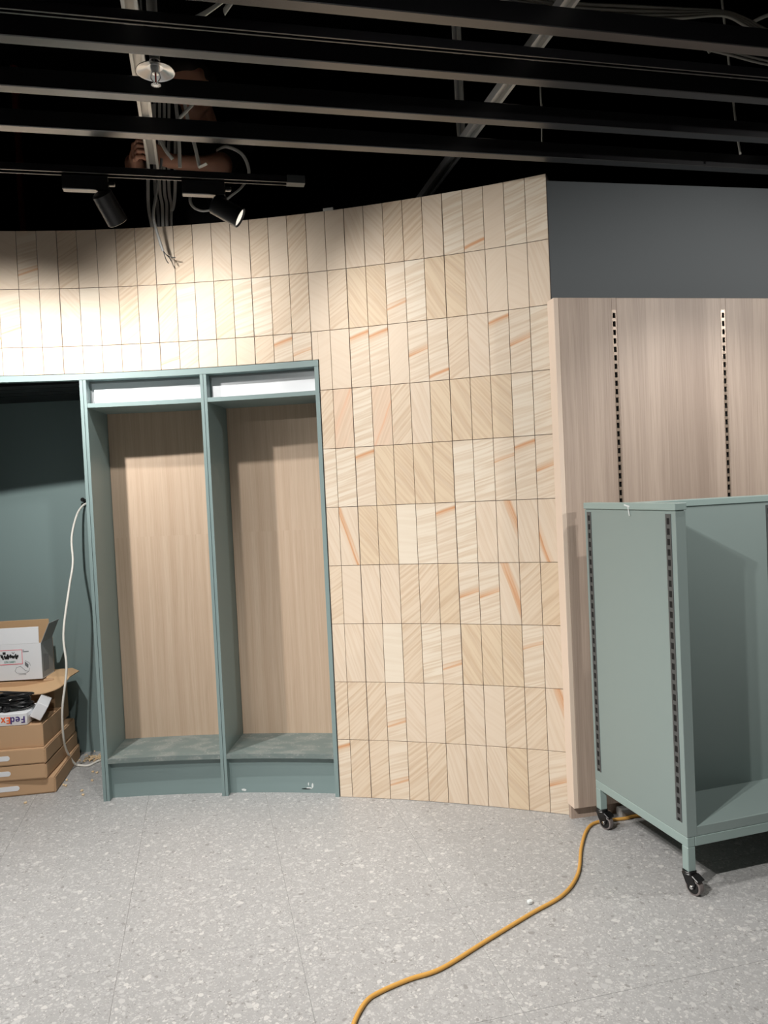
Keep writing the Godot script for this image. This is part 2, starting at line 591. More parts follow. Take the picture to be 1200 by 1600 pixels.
func make_lights() -> void:
	# three on the short track close to the wall (the first is just outside the picture), the rest over the shop
	spotlight("black track spotlight on the wall track beyond the frame's edge", -0.745, 2.75, 2.37, P(-0.16, -1.02, 0.44), 2.9, 76, 1.0, "spotlights on the wall track")
	spotlight("black can spotlight above the two cabinets, its lens turned to the wall", -0.25, 2.75, 2.37, P(0.26, -0.70, 0.64), 0.85, 74, 1.0, "spotlights on the wall track")
	spotlight("black can spotlight with its bright round lens turned sideways", 0.135, 2.75, 2.37, P(0.84, -0.50, 0.03), 0.55, 66, 1.0, "spotlights on the wall track")
	spotlight("black track spotlight above the shop floor in front of the niche", -0.70, 0.85, 2.40, P(1.55, -1.42, 1.65), 3.5, 42, 0.8)
	spotlight("black track spotlight on the long track above the rolling display", 1.88, 1.888, 2.385, P(-0.12, -0.85, 0.30), 0.8, 45, 0.8)
	spotlight("black track spotlight above the shop floor behind the viewer", -0.48, 0.85, 2.40, P(0.18, -0.9, 0.36), 3.7, 54, 0.8)
	spotlight("black track spotlight over the left of the shop floor", -0.9, 1.888, 2.385, P(0.3, -0.9, -0.1), 2.9, 54, 0.8)
	spotlight("black track spotlight far over on the grey wall side", 2.83, 0.85, 2.40, P(-1.55, -1.0, 2.0), 2.2, 34, 0.8)

# ---------------------------------------------------------------- the room
func make_room() -> void:
	var pitch := 0.489
	var fl := Node3D.new()
	fl.name = "floor"
	add_child(fl)
	tag(fl, "grey terrazzo floor of large square tiles with thin joints", "", "", "structure")
	var st := tool()
	room_box(st, -3.4, 3.2, -0.2, -0.0012, -3.6, 5.0)
	put("joint_bed", st, M.floor_joint, fl)
	var kinds := []
	for v in 8:
		st = tool()
		box(st, Vector3(pitch - 0.0009, 0.0022, pitch - 0.0009), Transform3D(Basis(Vector3.UP, 0.0), Vector3.ZERO), 0.0004, Vector2(0.49 * (v % 2) + 0.13 * (v / 2), 0.49 * ((v / 2) % 2) + 0.2 * v))
		kinds.append(st.commit())
	for i in range(-7, 7):
		for j in range(-11, 7):
			var c := RM(0.2 + (i + 0.5) * pitch, -0.0011, 2.192 + (j + 0.5) * pitch)
			put_mesh("floor_tile", kinds[rng.randi_range(0, 7)], M.terrazzo, fl, Transform3D(Basis(Vector3.UP, ROOM_TURN + PI / 2 * rng.randi_range(0, 3)), c))
	st = tool()
	room_box(st, -3.4, 3.2, 3.7, 3.9, -3.6, 5.0)
	struct("ceiling", "black painted ceiling slab above the open grid", st, M.black_paint)
	st = tool()
	room_box(st, -3.4, 3.2, 0, 3.7, 4.8, 5.0)
	struct("wall_rear", "black wall in the dark space behind the tiled wall", st, M.black_paint)
	for e in [["left", -3.6, -3.4, -3.6, 5.0], ["right", 3.2, 3.4, -3.6, 5.0], ["back", -3.4, 3.2, -3.8, -3.6]]:
		st = tool()
		room_box(st, e[1], e[2], 0, 2.45, e[3], e[4])
		struct("wall_" + e[0], "plain pale painted wall of the shop, the %s one" % e[0], st, M.room_paint)
		st = tool()
		room_box(st, e[1], e[2], 2.45, 3.7, e[3], e[4])
		struct("wall_upper_" + e[0], "black painted upper part of the %s wall above the grid" % e[0], st, M.black_paint)
	# grey wall to the right of the tiles
	var turn := deg_to_rad(11.4)
	st = tool()
	var along := Basis(Vector3.UP, turn)
	var corner := P(0.664, 0, 2.902)
	box(st, Vector3(2.2, 2.40, 0.09), Transform3D(along, corner + along * Vector3(1.1, 1.20, -0.046)), 0.001)
	struct("wall_side", "matt dark grey painted wall above the oak slotted panels", st, M.grey_paint)
	# plain wall that closes the front on the left, outside the picture
	st = tool()
	slab(st, 2.62, 3.39, 0, WALL_TOP, -0.1, 0.0)
	struct("wall_front", "plain painted wall beyond the niche", st, M.room_paint)

func tile_mesh(w: float, h: float, v: int, crop: Rect2) -> Mesh:      # one stone tile; crop is the share of a whole tile that is left
	var st := tool()
	tile_shape(st, w, h, v, crop, Vector3.ZERO)
	return st.commit()

func tile_shape(st: SurfaceTool, w: float, h: float, v: int, crop: Rect2, off: Vector3) -> void:
	var uv := func(x: float, y: float) -> Vector2:
		var q := crop.position + Vector2(x / w + 0.5, 0.5 - y / h) * crop.size
		return Vector2((v % 8 + clampf(q.x, 0.01, 0.99)) / 8.0, (v / 8 + clampf(q.y, 0.005, 0.995)) / 4.0)
	var b := 0.0007
	var hx := w / 2
	var hy := h / 2
	var F := []
	var O := []
	var fu := []
	var ou := []
	for c in [[-1, -1], [1, -1], [1, 1], [-1, 1]]:
		F.append(off + Vector3(c[0] * (hx - b), c[1] * (hy - b), 0.0))
		fu.append(uv.call(c[0] * (hx - b), c[1] * (hy - b)))
		O.append(off + Vector3(c[0] * hx, c[1] * hy, -b))
		ou.append(uv.call(c[0] * hx, c[1] * hy))
	face(st, F, Vector3.BACK, fu)
	for k in 4:
		var k2 := (k + 1) % 4
		var mid: Vector3 = O[k] + O[k2] - off * 2
		face(st, [F[k], F[k2], O[k2], O[k]], mid + Vector3.BACK * 0.02, [fu[k], fu[k2], ou[k2], ou[k]])
		var back := Vector3(0, 0, -0.008)
		face(st, [O[k], O[k2], O[k2] + back, O[k] + back], Vector3(mid.x, mid.y, 0), [ou[k], ou[k2], ou[k2], ou[k]])

func make_tiled_wall() -> void:
	var w := Node3D.new()
	w.name = "wall_tiled"
	add_child(w)
	tag(w, "curved wall clad in upright beige sandstone tiles with thin dark joints", "", "", "structure")
	var st := tool()
	slab(st, 0.0, 0.949, 0, WALL_TOP - 0.001, -0.09, -0.0035)
	slab(st, 0.949, 2.62, 1.823, WALL_TOP - 0.001, -0.09, -0.0035)
	put("wall_core", st, M.grout, w)
	# what each tile shows, top row first, from the cabinets (first letter) to the right end of the wall
	var rows := [
		[0, 1, 21, 30, 16, 17, 30, 5, 11, 1, 4, 6],
		[3, 18, 12, 13, 10, 5, 14, 15, 22, 0, 3, 23],
		[1, 3, 7, 7, 0, 9, 11, 18, 30, 7, 9, 5],
		[19, 28, 4, 29, 19, 21, 12, 14, 13, 15, 31, 6],
		[5, 4, 7, 12, 13, 14, 15, 31, 6, 8, 7, 9],
		[22, 25, 13, 12, 2, 31, 7, 4, 21, 27, 23, 24],
		[18, 3, 23, 22, 17, 19, 20, 9, 9, 26, 16, 20],
		[21, 23, 22, 2, 16, 6, 10, 14, 12, 13, 8, 22],
		[17, 16, 19, 10, 30, 1, 18, 30, 3, 17, 16, 27],
		[7, 16, 18, 10, 17, 19, 23, 21, 22, 15, 18, 9]]
	var left := [
		[16, 1, 18, 3, 30, 0, 18, 0, 17, 17, 0, 1, 18, 0, 10, 3, 2, 18, 0, 1, 19],
		[17, 18, 5, 5, 18, 1, 31, 16, 0, 17, 3, 2, 30, 0, 3, 10, 11, 2, 0, 1, 30],
		[8, 7, 18, 3, 0, 1, 18, 8, 3, 0, 1, 2, 0, 3, 16, 0, 1, 30, 0, 2, 3]]
	var gap := 0.0022
	var cache := {}
	for k in 32:
		var s := (k + 0.5) * TILE_W
		for r in 10:
			var y0 := WALL_TOP - (r + 1) * TILE_H
			var y1 := y0 + TILE_H
			var s0 := k * TILE_W
			var s1 := s0 + TILE_W
			var v: int = rows[r][11 - k] if k < 12 else (left[r][k - 12] if r < 3 and k - 12 < 21 else 0)
			if k > 11 and r > 2: continue
			var crop := Rect2(0, 0, 1, 1)
			if k >= 12 and r == 2:
				crop = Rect2(0, 0, 1, (y1 - 1.824) / TILE_H)
				y0 = 1.824
			if k == 11 and r >= 2:
				crop = Rect2(1.0 - (0.947 - s0) / TILE_W, 0, (0.947 - s0) / TILE_W, 1)
				s1 = 0.947
			var key := [v, crop]
			var size := Vector2(s1 - s0 - gap, y1 - y0 - gap)
			if k == 11 and r == 2:             # cut round the corner of the cabinet
				st = tool()
				tile_shape(st, size.x, size.y, v, crop, Vector3.ZERO)
				var piece_w := 0.9744 - 0.947 - gap / 2
				var piece_h := y1 - 1.824 - gap / 2
				tile_shape(st, piece_w, piece_h, v, Rect2(0, 0, 0.3, 0.5), Vector3(-(size.x + piece_w) / 2, (size.y - piece_h) / 2, 0))
				cache[key] = st.commit()
			elif not cache.has(key):
				cache[key] = tile_mesh(size.x, size.y, v, crop)
			var sm := (s0 + s1) / 2
			put_mesh("wall_tile", cache[key], M.stone, w, Transform3D(Basis(Vector3.UP, heading(sm)), W(sm, (y0 + y1) / 2, rng.randf_range(-0.0004, 0.0004))))

# ---------------------------------------------------------------- cabinets and niche
func make_cabinet(label: String, s0: float, s1: float, right_w: float) -> void:      # s0 right end, s1 left end
	var o := thing("display_cabinet", label, "cabinet", Vector3.ZERO, 0.0, "open cabinets set into the tiled wall")
	var lw := 0.0135
	var back := -0.275
	var st := tool()
	slab(st, s1 - lw, s1 - 0.0006, 0, 1.797, back - 0.012, 0.003)
	put("side_panel", st, M.teal, o)
	st = tool()
	slab(st, s0 + 0.0006, s0 + right_w, 0, 1.797, back - 0.012, 0.003)
	put("side_panel", st, M.teal, o)
	st = tool()
	slab(st, s0, s1, 1.797, 1.822, back - 0.012, 0.005)
	put("top_board", st, M.teal, o)
	st = tool()
	slab(st, s0 + right_w, s1 - lw, 1.680, 1.698, back, 0.001)
	put("sign_shelf", st, M.teal, o)
	st = tool()
	slab(st, s0 + right_w + 0.003, s1 - lw - 0.003, 1.701, 1.788, -0.064, -0.056)
	var sp := put("sign_panel", st, M.white_board, o)
	sp.set_meta("label", "plain white sign board")
	st = tool()
	for e in [[s0 + right_w + 0.0005, s0 + right_w + 0.006], [s1 - lw - 0.006, s1 - lw - 0.0005]]:
		slab(st, e[0], e[1], 1.6985, 1.796, -0.056, -0.05)
	slab(st, s0 + right_w + 0.006, s1 - lw - 0.006, 1.788, 1.796, -0.056, -0.05)
	slab(st, s0 + right_w + 0.006, s1 - lw - 0.006, 1.6985, 1.704, -0.056, -0.05)
	put("sign_frame", st, M.grey_card, sp)
	st = tool()
	slab(st, s0 + right_w + 0.0005, s1 - lw - 0.0005, 0.180, 1.680, back - 0.012, back)
	var bp := put("back_panel", st, M.oak, o)
	bp.set_meta("label", "light oak back panel")
	st = tool()
	slab(st, s0 + right_w, s1 - lw, 0.160, 0.180, back - 0.012, 0.001)
	put("bottom_shelf", st, M.teal_dusty, o)
	st = tool()
	slab(st, s0 + right_w, s1 - lw if s1 > 1.8 else s1 - lw, 0, 0.160, -0.05, -0.034)
	var pl := put("plinth", st, M.teal, o)
	if s0 < 1.0:
		for e in [[1.375, 0.004, 0.026, 0.013], [1.09, 0.012, 0.03, 0.010], [1.075, 0.024, 0.010, 0.030], [1.10, 0.009, 0.055, 0.005], [1.092, 0.03, 0.006, 0.02]]:      # splashes of white plaster
			st = tool()
			var ring := []
			rng.seed = int(e[0] * 1000.0 + e[3] * 777.0)
			for k in 11:
				var a := TAU * k / 11
				var rr := rng.randf_range(0.6, 1.0)
				ring.append(W(e[0] + cos(a) * rr * e[2] * 0.5, maxf(e[1] + 0.008 + sin(a) * rr * e[3] * 0.5, 0.001), -0.0335))
			face(st, ring, W(1.2, 0, 1) - W(1.2, 0, 0))
			put("plaster_splash", st, M.plaster, pl)

func make_niche() -> void:
	var o := thing("display_niche", "deep open niche of dull teal boards left of the oak cabinets", "niche")
	var st := tool()
	slab(st, 1.9566, 1.970, 0, 1.797, -0.30, 0.003)
	put("side_panel", st, M.teal, o)
	st = tool()
	slab(st, 2.60, 2.62, 0, 1.797, -0.30, 0.003)
	put("side_panel", st, M.teal, o)
	st = tool()
	slab(st, 1.956, 2.62, 1.797, 1.822, -0.03, 0.005)
	put("header", st, M.teal, o)
	st = tool()
	bx(st, P(-2.75, 0, 3.94), P(-1.30, 2.2, 3.92), 0.0)
	put("back_panel", st, M.teal, o)
	st = tool()
	bx(st, P(-2.75, 0, 3.92), P(-2.73, 2.2, 3.0), 0.0)
	put("end_panel", st, M.teal, o)
	# black ceiling boards with open slots between them
	var f := 3.36
	for e in [0.10, 0.11, 0.10, 0.24]:
		st = tool()
		bx(st, P(-2.73, 1.80, f), P(-1.275, 1.812, f + e - 0.016), 0.001)
		put("ceiling_board", st, M.black_board, o)
		f += e
	st = tool()
	bx(st, P(-2.73, 1.86, 3.36), P(-1.275, 1.875, 3.92), 0.0)
	put("ceiling_back", st, M.groove_black, o)

# ---------------------------------------------------------------- slotted strips, oak panels
func strip_mesh(w: float, h: float, pitch: float, slot_h: float, slot_w: float) -> Mesh:      # upright steel strip with real slots; origin at its top, facing +z
	var st := tool()
	var edge := (w - slot_w) / 2
	bx(st, Vector3(-w / 2, -h, -0.004), Vector3(-w / 2 + edge, 0, 0.0008), 0.0003)
	bx(st, Vector3(w / 2 - edge, -h, -0.004), Vector3(w / 2, 0, 0.0008), 0.0003)
	var y := 0.0
	while y < h:
		var y1 := minf(y + pitch - slot_h, h)
		bx(st, Vector3(-slot_w / 2, -y1, -0.004), Vector3(slot_w / 2, -y, 0.0006), 0.0)
		y += pitch
	return st.commit()

func make_panels() -> void:
	var turn := deg_to_rad(11.3)
	var strip := strip_mesh(0.017, 1.78, 0.0315, 0.0200, 0.0110)
	var x0 := 0.0
	var widths := [0.232, 0.4555, 0.4555]
	var labels := ["narrow oak panel with slotted strip next to the tiled wall", "oak panel between the two slotted strips", "oak panel at the edge of the picture above the rolling display"]
	for i in 3:
		var o := thing("wall_panel", labels[i], "panel", P(0.676 + x0 * cos(turn), 0, 2.84 + x0 * sin(turn)), turn, "oak slotted wall panels")
		var w: float = widths[i]
		var st := tool()
		bx(st, Vector3(0.0004, 0.05, -0.018), Vector3(w - 0.0200, 1.949, 0), 0.001)
		put("board", st, M.ash, o)
		st = tool()
		bx(st, Vector3(w - 0.0035, 0.05, -0.018), Vector3(w - 0.0004, 1.949, 0), 0.0005)
		bx(st, Vector3(w - 0.0200, 1.905, -0.018), Vector3(w - 0.0035, 1.949, 0), 0.0)
		bx(st, Vector3(w - 0.0200, 0.05, -0.018), Vector3(w - 0.0035, 0.12, 0), 0.0)
		put("edge_strip", st, M.ash, o)
		st = tool()
		bx(st, Vector3(w - 0.0205, 0.12, -0.018), Vector3(w - 0.003, 1.905, -0.008), 0.0)
		put("strip_groove", st, M.groove_black, o)
		put_mesh("slot_strip", strip, M.strip_chrome, o, at(w - 0.01175, 1.905, -0.001))
		st = tool()
		bx(st, Vector3(-0.018 if i == 0 else 0.0, 0, -0.05), Vector3(w, 0.05, -0.03), 0.0)
		put("toe_kick", st, M.ash, o)
		if i == 0:
			st = tool()
			bx(st, Vector3(-0.0186, 0.05, -0.058), Vector3(0.0, 1.9488, -0.0005), 0.001)
			var e := put("side_board", st, M.pale_edge, o)
			e.set_meta("label", "pale edge board")
		st = tool()
		bx(st, Vector3(0.0, 0.05, -0.056), Vector3(w, 1.94, -0.0185), 0.0)
		put("core", st, M.black_board, o)
		x0 += w
	rng.seed = 11

# ---------------------------------------------------------------- rolling display
func make_gondola() -> void:
	var o := thing("display_gondola", "dull teal double-sided rolling display with slotted end panel on casters", "display stand", P(0.872, 0, 2.30), deg_to_rad(16.0))
	var wide := 1.10
	var deep := 0.515
	var st: SurfaceTool
	# bottom frame
	for z in [0.0, -deep + 0.028]:
		st = tool()
		bx(st, Vector3(0.028, 0.145, z - 0.028), Vector3(wide - 0.028, 0.175, z), 0.002)
		put("frame_rail", st, M.teal_frame, o)
	for x in [0.0, wide - 0.028]:
		st = tool()
		bx(st, Vector3(x, 0.145, -deep), Vector3(x + 0.028, 0.175, 0), 0.002)
		put("frame_rail", st, M.teal_frame, o)
		for z in [0.0, -deep + 0.028]:
			st = tool()
			bx(st, Vector3(x, 0.070, z - 0.028), Vector3(x + 0.028, 0.1455, z), 0.002)
			put("leg", st, M.teal_frame, o)
	# body
	st = tool()
	bx(st, Vector3(0.036, 0.1755, -deep), Vector3(wide - 0.036, 0.205, -0.0005), 0.001)
	put("base_shelf", st, M.teal_gondola, o)
	for x in [0.0, wide - 0.036]:
		st = tool()
		bx(st, Vector3(x, 0.1755, -deep), Vector3(x + 0.036, 1.168, 0), 0.001)
		put("end_panel", st, M.teal_gondola, o)
	st = tool()
	bx(st, Vector3(0.036, 0.205, -0.293), Vector3(wide - 0.036, 1.168, -0.222), 0.0)
	put("back_panel", st, M.teal_gondola, o)
	for x in [0.0, wide - 0.036]:
		st = tool()
		bx(st, Vector3(x - 0.003, 1.171, -deep - 0.003), Vector3(x + 0.039, 1.193, 0.003), 0.0015)
		bx(st, Vector3(x + 0.003, 1.166, -deep + 0.004), Vector3(x + 0.033, 1.1712, -0.004), 0.0)
		put("end_cap", st, M.teal_frame, o)
	st = tool()
	bx(st, Vector3(0.0395, 1.171, -0.296), Vector3(wide - 0.0395, 1.193, -0.219), 0.0015)
	bx(st, Vector3(0.0395, 1.166, -0.290), Vector3(wide - 0.0395, 1.1712, -0.225), 0.0)
	put("spine_cap", st, M.teal_frame, o)
	# slotted strips: two on the end panel, three on the back panel
	var strip := strip_mesh(0.026, 0.945, 0.0318, 0.0195, 0.0135)
	var places := []
	for z in [-0.034, -deep + 0.030]:
		places.append(Transform3D(Basis(Vector3.UP, -PI / 2), Vector3(-0.0012, 1.160, z)))
	for x in [0.06, 0.545, 1.04]:
		places.append(at(x, 1.160, -0.2208))
	for p in places:
		var s := put_mesh("slot_strip", strip, M.strip_metal, o, p)
		st = tool()
		bx(st, Vector3(-0.0125, -0.944, -0.0012), Vector3(0.0125, -0.001, 0.0002), 0.0)
		put("slot_backing", st, M.groove_black, s)
	# a smear of pale paint on the top edge
	st = tool()
	box(st, Vector3(0.004, 0.03, 0.001), Transform3D(Basis(Vector3.UP, -PI / 2) * Basis(Vector3.BACK, 0.25), Vector3(-0.0032, 1.165, -0.235)), 0.0)
	box(st, Vector3(0.03, 0.005, 0.001), Transform3D(Basis(Vector3.UP, -PI / 2) * Basis(Vector3.BACK, -0.2), Vector3(-0.0034, 1.184, -0.245)), 0.0)
	put("paint_smear", st, M.plaster, o)
	var turns := [-1.32, -1.25, 2.1, 2.6]
	var n := 0
	for x in [0.014, wide - 0.014]:
		for z in [-0.014, -deep + 0.014]:
			caster(o, Vector3(x, 0, z), turns[n])
			n += 1

func caster(o: Node3D, foot: Vector3, turn: float) -> void:
	var c := Node3D.new()
	c.name = "caster"
	o.add_child(c, true)
	c.position = foot
	c.rotation.y = turn
	var st := tool()
	lathe(st, [[0.0, 0.0705], [0.019, 0.0705], [0.021, 0.068], [0.019, 0.065], [0.021, 0.062], [0.018, 0.057], [0.0, 0.056]], 20, Transform3D.IDENTITY)
	for s in [-1.0, 1.0]:                  # fork plates that reach back to the axle
		var pts := [Vector2(-0.017, 0.062), Vector2(0.018, 0.062), Vector2(0.030, 0.040), Vector2(0.026, 0.022), Vector2(0.012, 0.020), Vector2(-0.004, 0.034)]
		var zz: float = s * 0.0135
		var outer := []
		var inner := []
		for p in pts:
			outer.append(Vector3(p.x, p.y, zz + s * 0.0015))
			inner.append(Vector3(p.x, p.y, zz - s * 0.0015))
		face(st, outer, Vector3(0, 0, s))
		face(st, inner, Vector3(0, 0, -s))
		for k in pts.size():
			var k2 := (k + 1) % pts.size()
			face(st, [outer[k], outer[k2], inner[k2], inner[k]], outer[k] + outer[k2] - Vector3(0.02, 0.08, 0))
	put("fork", st, M.black_rubber, c)
	st = tool()
	box(st, Vector3(0.026, 0.006, 0.034), Transform3D(Basis(Vector3.BACK, -0.5), Vector3(0.030, 0.055, 0)), 0.002)
	put("brake_pedal", st, M.black_rubber, c)
	var axle := Transform3D(Basis(Vector3.RIGHT, PI / 2), Vector3(0.018, 0.0265, 0))
	st = tool()
	lathe(st, [[0.0, -0.0115], [0.019, -0.0115], [0.022, -0.009], [0.022, 0.009], [0.019, 0.0115], [0.0, 0.0115]], 28, axle)
	put("wheel_hub", st, M.black_rubber, c)
	st = tool()
	lathe(st, [[0.021, -0.0105], [0.0255, -0.0095], [0.0265, -0.006], [0.0265, 0.006], [0.0255, 0.0095], [0.021, 0.0105]], 28, axle)
	put("tread", st, M.tread, c)
	for s in [-1.0, 1.0]:
		st = tool()
		lathe(st, [[0.0, s * 0.015], [0.0065, s * 0.015], [0.0065, s * 0.0175], [0.005, s * 0.0195], [0.0, s * 0.0195]], 6, axle)
		put("axle_bolt", st, M.steel, c)

# ---------------------------------------------------------------- ceiling grid
func make_grid() -> void:
	var rows := [[1.774, 1.812, "square black steel beam highest in the picture, cut off by its top edge"], [2.010, 2.048, "square black steel beam right above the sprinkler plate"], [2.247, 2.286, "square black steel beam crossing the worker's eyes"], [2.480, 2.521, "square black steel beam lowest of the four, just above the worker's hands"]]
	for r in rows:
		var st := tool()
		room_box(st, -3.39, 3.19, 2.40, 2.452, r[0], r[1], 0.002)
		var o := thing("steel_beam", r[2], "beam", Vector3.ZERO, 0.0, "black beams of the ceiling grid")
		put("tube", st, M.beam_paint, o)
	# lighting tracks
	var tr := [[-3.39, 3.19, 1.878, 1.898, 2.385, "thin black lighting track running between the two upper beams"], [-3.39, 0.411, 2.735, 2.767, 2.375, "black lighting track that carries the two can spotlights"], [-3.39, 3.19, 0.835, 0.867, 2.405, "black lighting track above the shop floor"]]
	for t in tr:
		var o := thing("lighting_track", t[5], "track", Vector3.ZERO, 0.0, "black lighting tracks")
		var st := tool()
		room_box(st, t[0], t[1], t[4], t[4] + 0.024, t[2], t[2] + 0.005, 0.0006)
		room_box(st, t[0], t[1], t[4], t[4] + 0.024, t[3] - 0.005, t[3], 0.0006)
		room_box(st, t[0], t[1], t[4] + 0.012, t[4] + 0.024, t[2] + 0.005, t[3] - 0.005, 0.0)
		put("channel", st, M.beam_paint, o)
		if t[1] < 1.0:
			st = tool()
			room_box(st, 0.352, 0.416, 2.373, 2.401, 2.733, 2.769, 0.001)
			put("end_cap", st, M.strip_metal, o)
		for a in [-2.0, -1.0, 0.1, 1.3, 2.4]:
			if a > t[1]: continue
			st = tool()
			tube(st, PackedVector3Array([RM(a, t[4] + 0.02, (t[2] + t[3]) / 2), RM(a, 3.7, (t[2] + t[3]) / 2)]), 0.002, -1, 6)
			if a < -0.9 or a > 2.0: put("hanger_rod", st, M.black_metal, o)
	# galvanised channels across the beams
	var ch := [[-0.118, 0.0, 3.24, "galvanised steel channel in the worker's hands"], [1.066, -3.0, 3.6, "galvanised steel channel running over the end of the tiled wall"], [2.30, -3.0, 2.62, "galvanised steel channel above the grey wall"]]
	for c in ch:
		var o := thing("steel_channel", c[3], "channel", Vector3.ZERO, 0.0, "galvanised channels above the beams")
		var st := tool()
		var a: float = c[0]
		room_box(st, a - 0.022, a + 0.022, 2.625, 2.628, c[1], c[2], 0.0)
		room_box(st, a - 0.022, a - 0.019, 2.60, 2.625, c[1], c[2], 0.0)
		room_box(st, a + 0.019, a + 0.022, 2.60, 2.625, c[1], c[2], 0.0)
		room_box(st, a - 0.022, a - 0.012, 2.598, 2.601, c[1], c[2], 0.0004)
		room_box(st, a + 0.012, a + 0.022, 2.598, 2.601, c[1], c[2], 0.0004)
		put("rail", st, M.zinc, o)
		for b in [0.6, 1.6, 2.9]:
			if b < c[1] or b > c[2]: continue
			st = tool()
			tube(st, PackedVector3Array([RM(a, 2.626, b), RM(a, 3.7, b)]), 0.004, -1, 8)
			put("threaded_rod", st, M.zinc, o)
		if a < 0.0:
			st = tool()
			room_box(st, a - 0.027, a + 0.027, 2.595, 2.632, 2.86, 2.90, 0.002)
			put("coupler", st, M.zinc, o)
	# sprinkler between the second and third beam
	var s := thing("fire_sprinkler", "chrome fire sprinkler under a round shield plate between two beams", "sprinkler", P(-0.552, 2.372, 2.075))
	var st := tool()
	lathe(st, [[0.0, 1.3], [0.014, 1.3], [0.014, 0.07], [0.0, 0.07]], 16, Transform3D.IDENTITY)
	put("drop_pipe", st, M.zinc, s)
	st = tool()
	lathe(st, [[0.0, 0.056], [0.02, 0.0545], [0.049, 0.043], [0.0505, 0.040], [0.048, 0.0415], [0.02, 0.051], [0.0, 0.052]], 36, Transform3D.IDENTITY)
	put("shield_plate", st, M.steel, s)
	st = tool()
	lathe(st, [[0.0, 0.075], [0.011, 0.075], [0.013, 0.05], [0.009, 0.035], [0.0, 0.034]], 14, Transform3D.IDENTITY)
	for e in [-1.0, 1.0]:
		tube(st, smooth_path([Vector3(e * 0.009, 0.04, 0), Vector3(e * 0.012, 0.024, 0), Vector3(0, 0.008, 0)], 5), 0.0018, -1, 6)
	put("frame_arms", st, M.steel, s)
	st = tool()
	lathe(st, [[0.0, 0.036], [0.0025, 0.034], [0.0025, 0.014], [0.0, 0.012]], 10, Transform3D.IDENTITY)
	put("glass_bulb", st, M.glass_red, s)
	st = tool()
	for k in 14:
		var a := TAU * k / 14
		box(st, Vector3(0.010, 0.0012, 0.0022), Transform3D(Basis(Vector3.UP, a), Vector3(cos(a) * 0.008, 0.006, -sin(a) * 0.008)), 0.0)
	lathe(st, [[0.0, 0.0075], [0.006, 0.0075], [0.006, 0.0045], [0.0, 0.0045]], 12, Transform3D.IDENTITY)
	put("deflector", st, M.steel, s)
	# red pipe far behind
	st = tool()
	tube(st, PackedVector3Array([P(-1.92, 0.0, 4.3), P(-1.92, 3.7, 4.3)]), 0.02, -1, 14)
	tag(put("fire_pipe", st, M.red_paint), "dark red upright pipe in the black space behind the wall", "pipe")
	# small block left on the wall top
	st = tool()
	box(st, Vector3(0.045, 0.018, 0.03), Transform3D(Basis(Vector3.UP, -0.2), W(0.88, WALL_TOP + 0.008, -0.03)), 0.002)
	tag(put("wood_offcut", st, M.white_plastic), "small pale block left on top of the tiled wall", "offcut")

func cable(called: String, label: String, pts: Array, rx: float, ry: float, m: Material, group := "", category := "cable") -> MeshInstance3D:
	var st := tool()
	tube(st, smooth_path(pts, 6), rx, ry, 8)
	var o := put(called, st, m)
	tag(o, label, category, group)
	return o

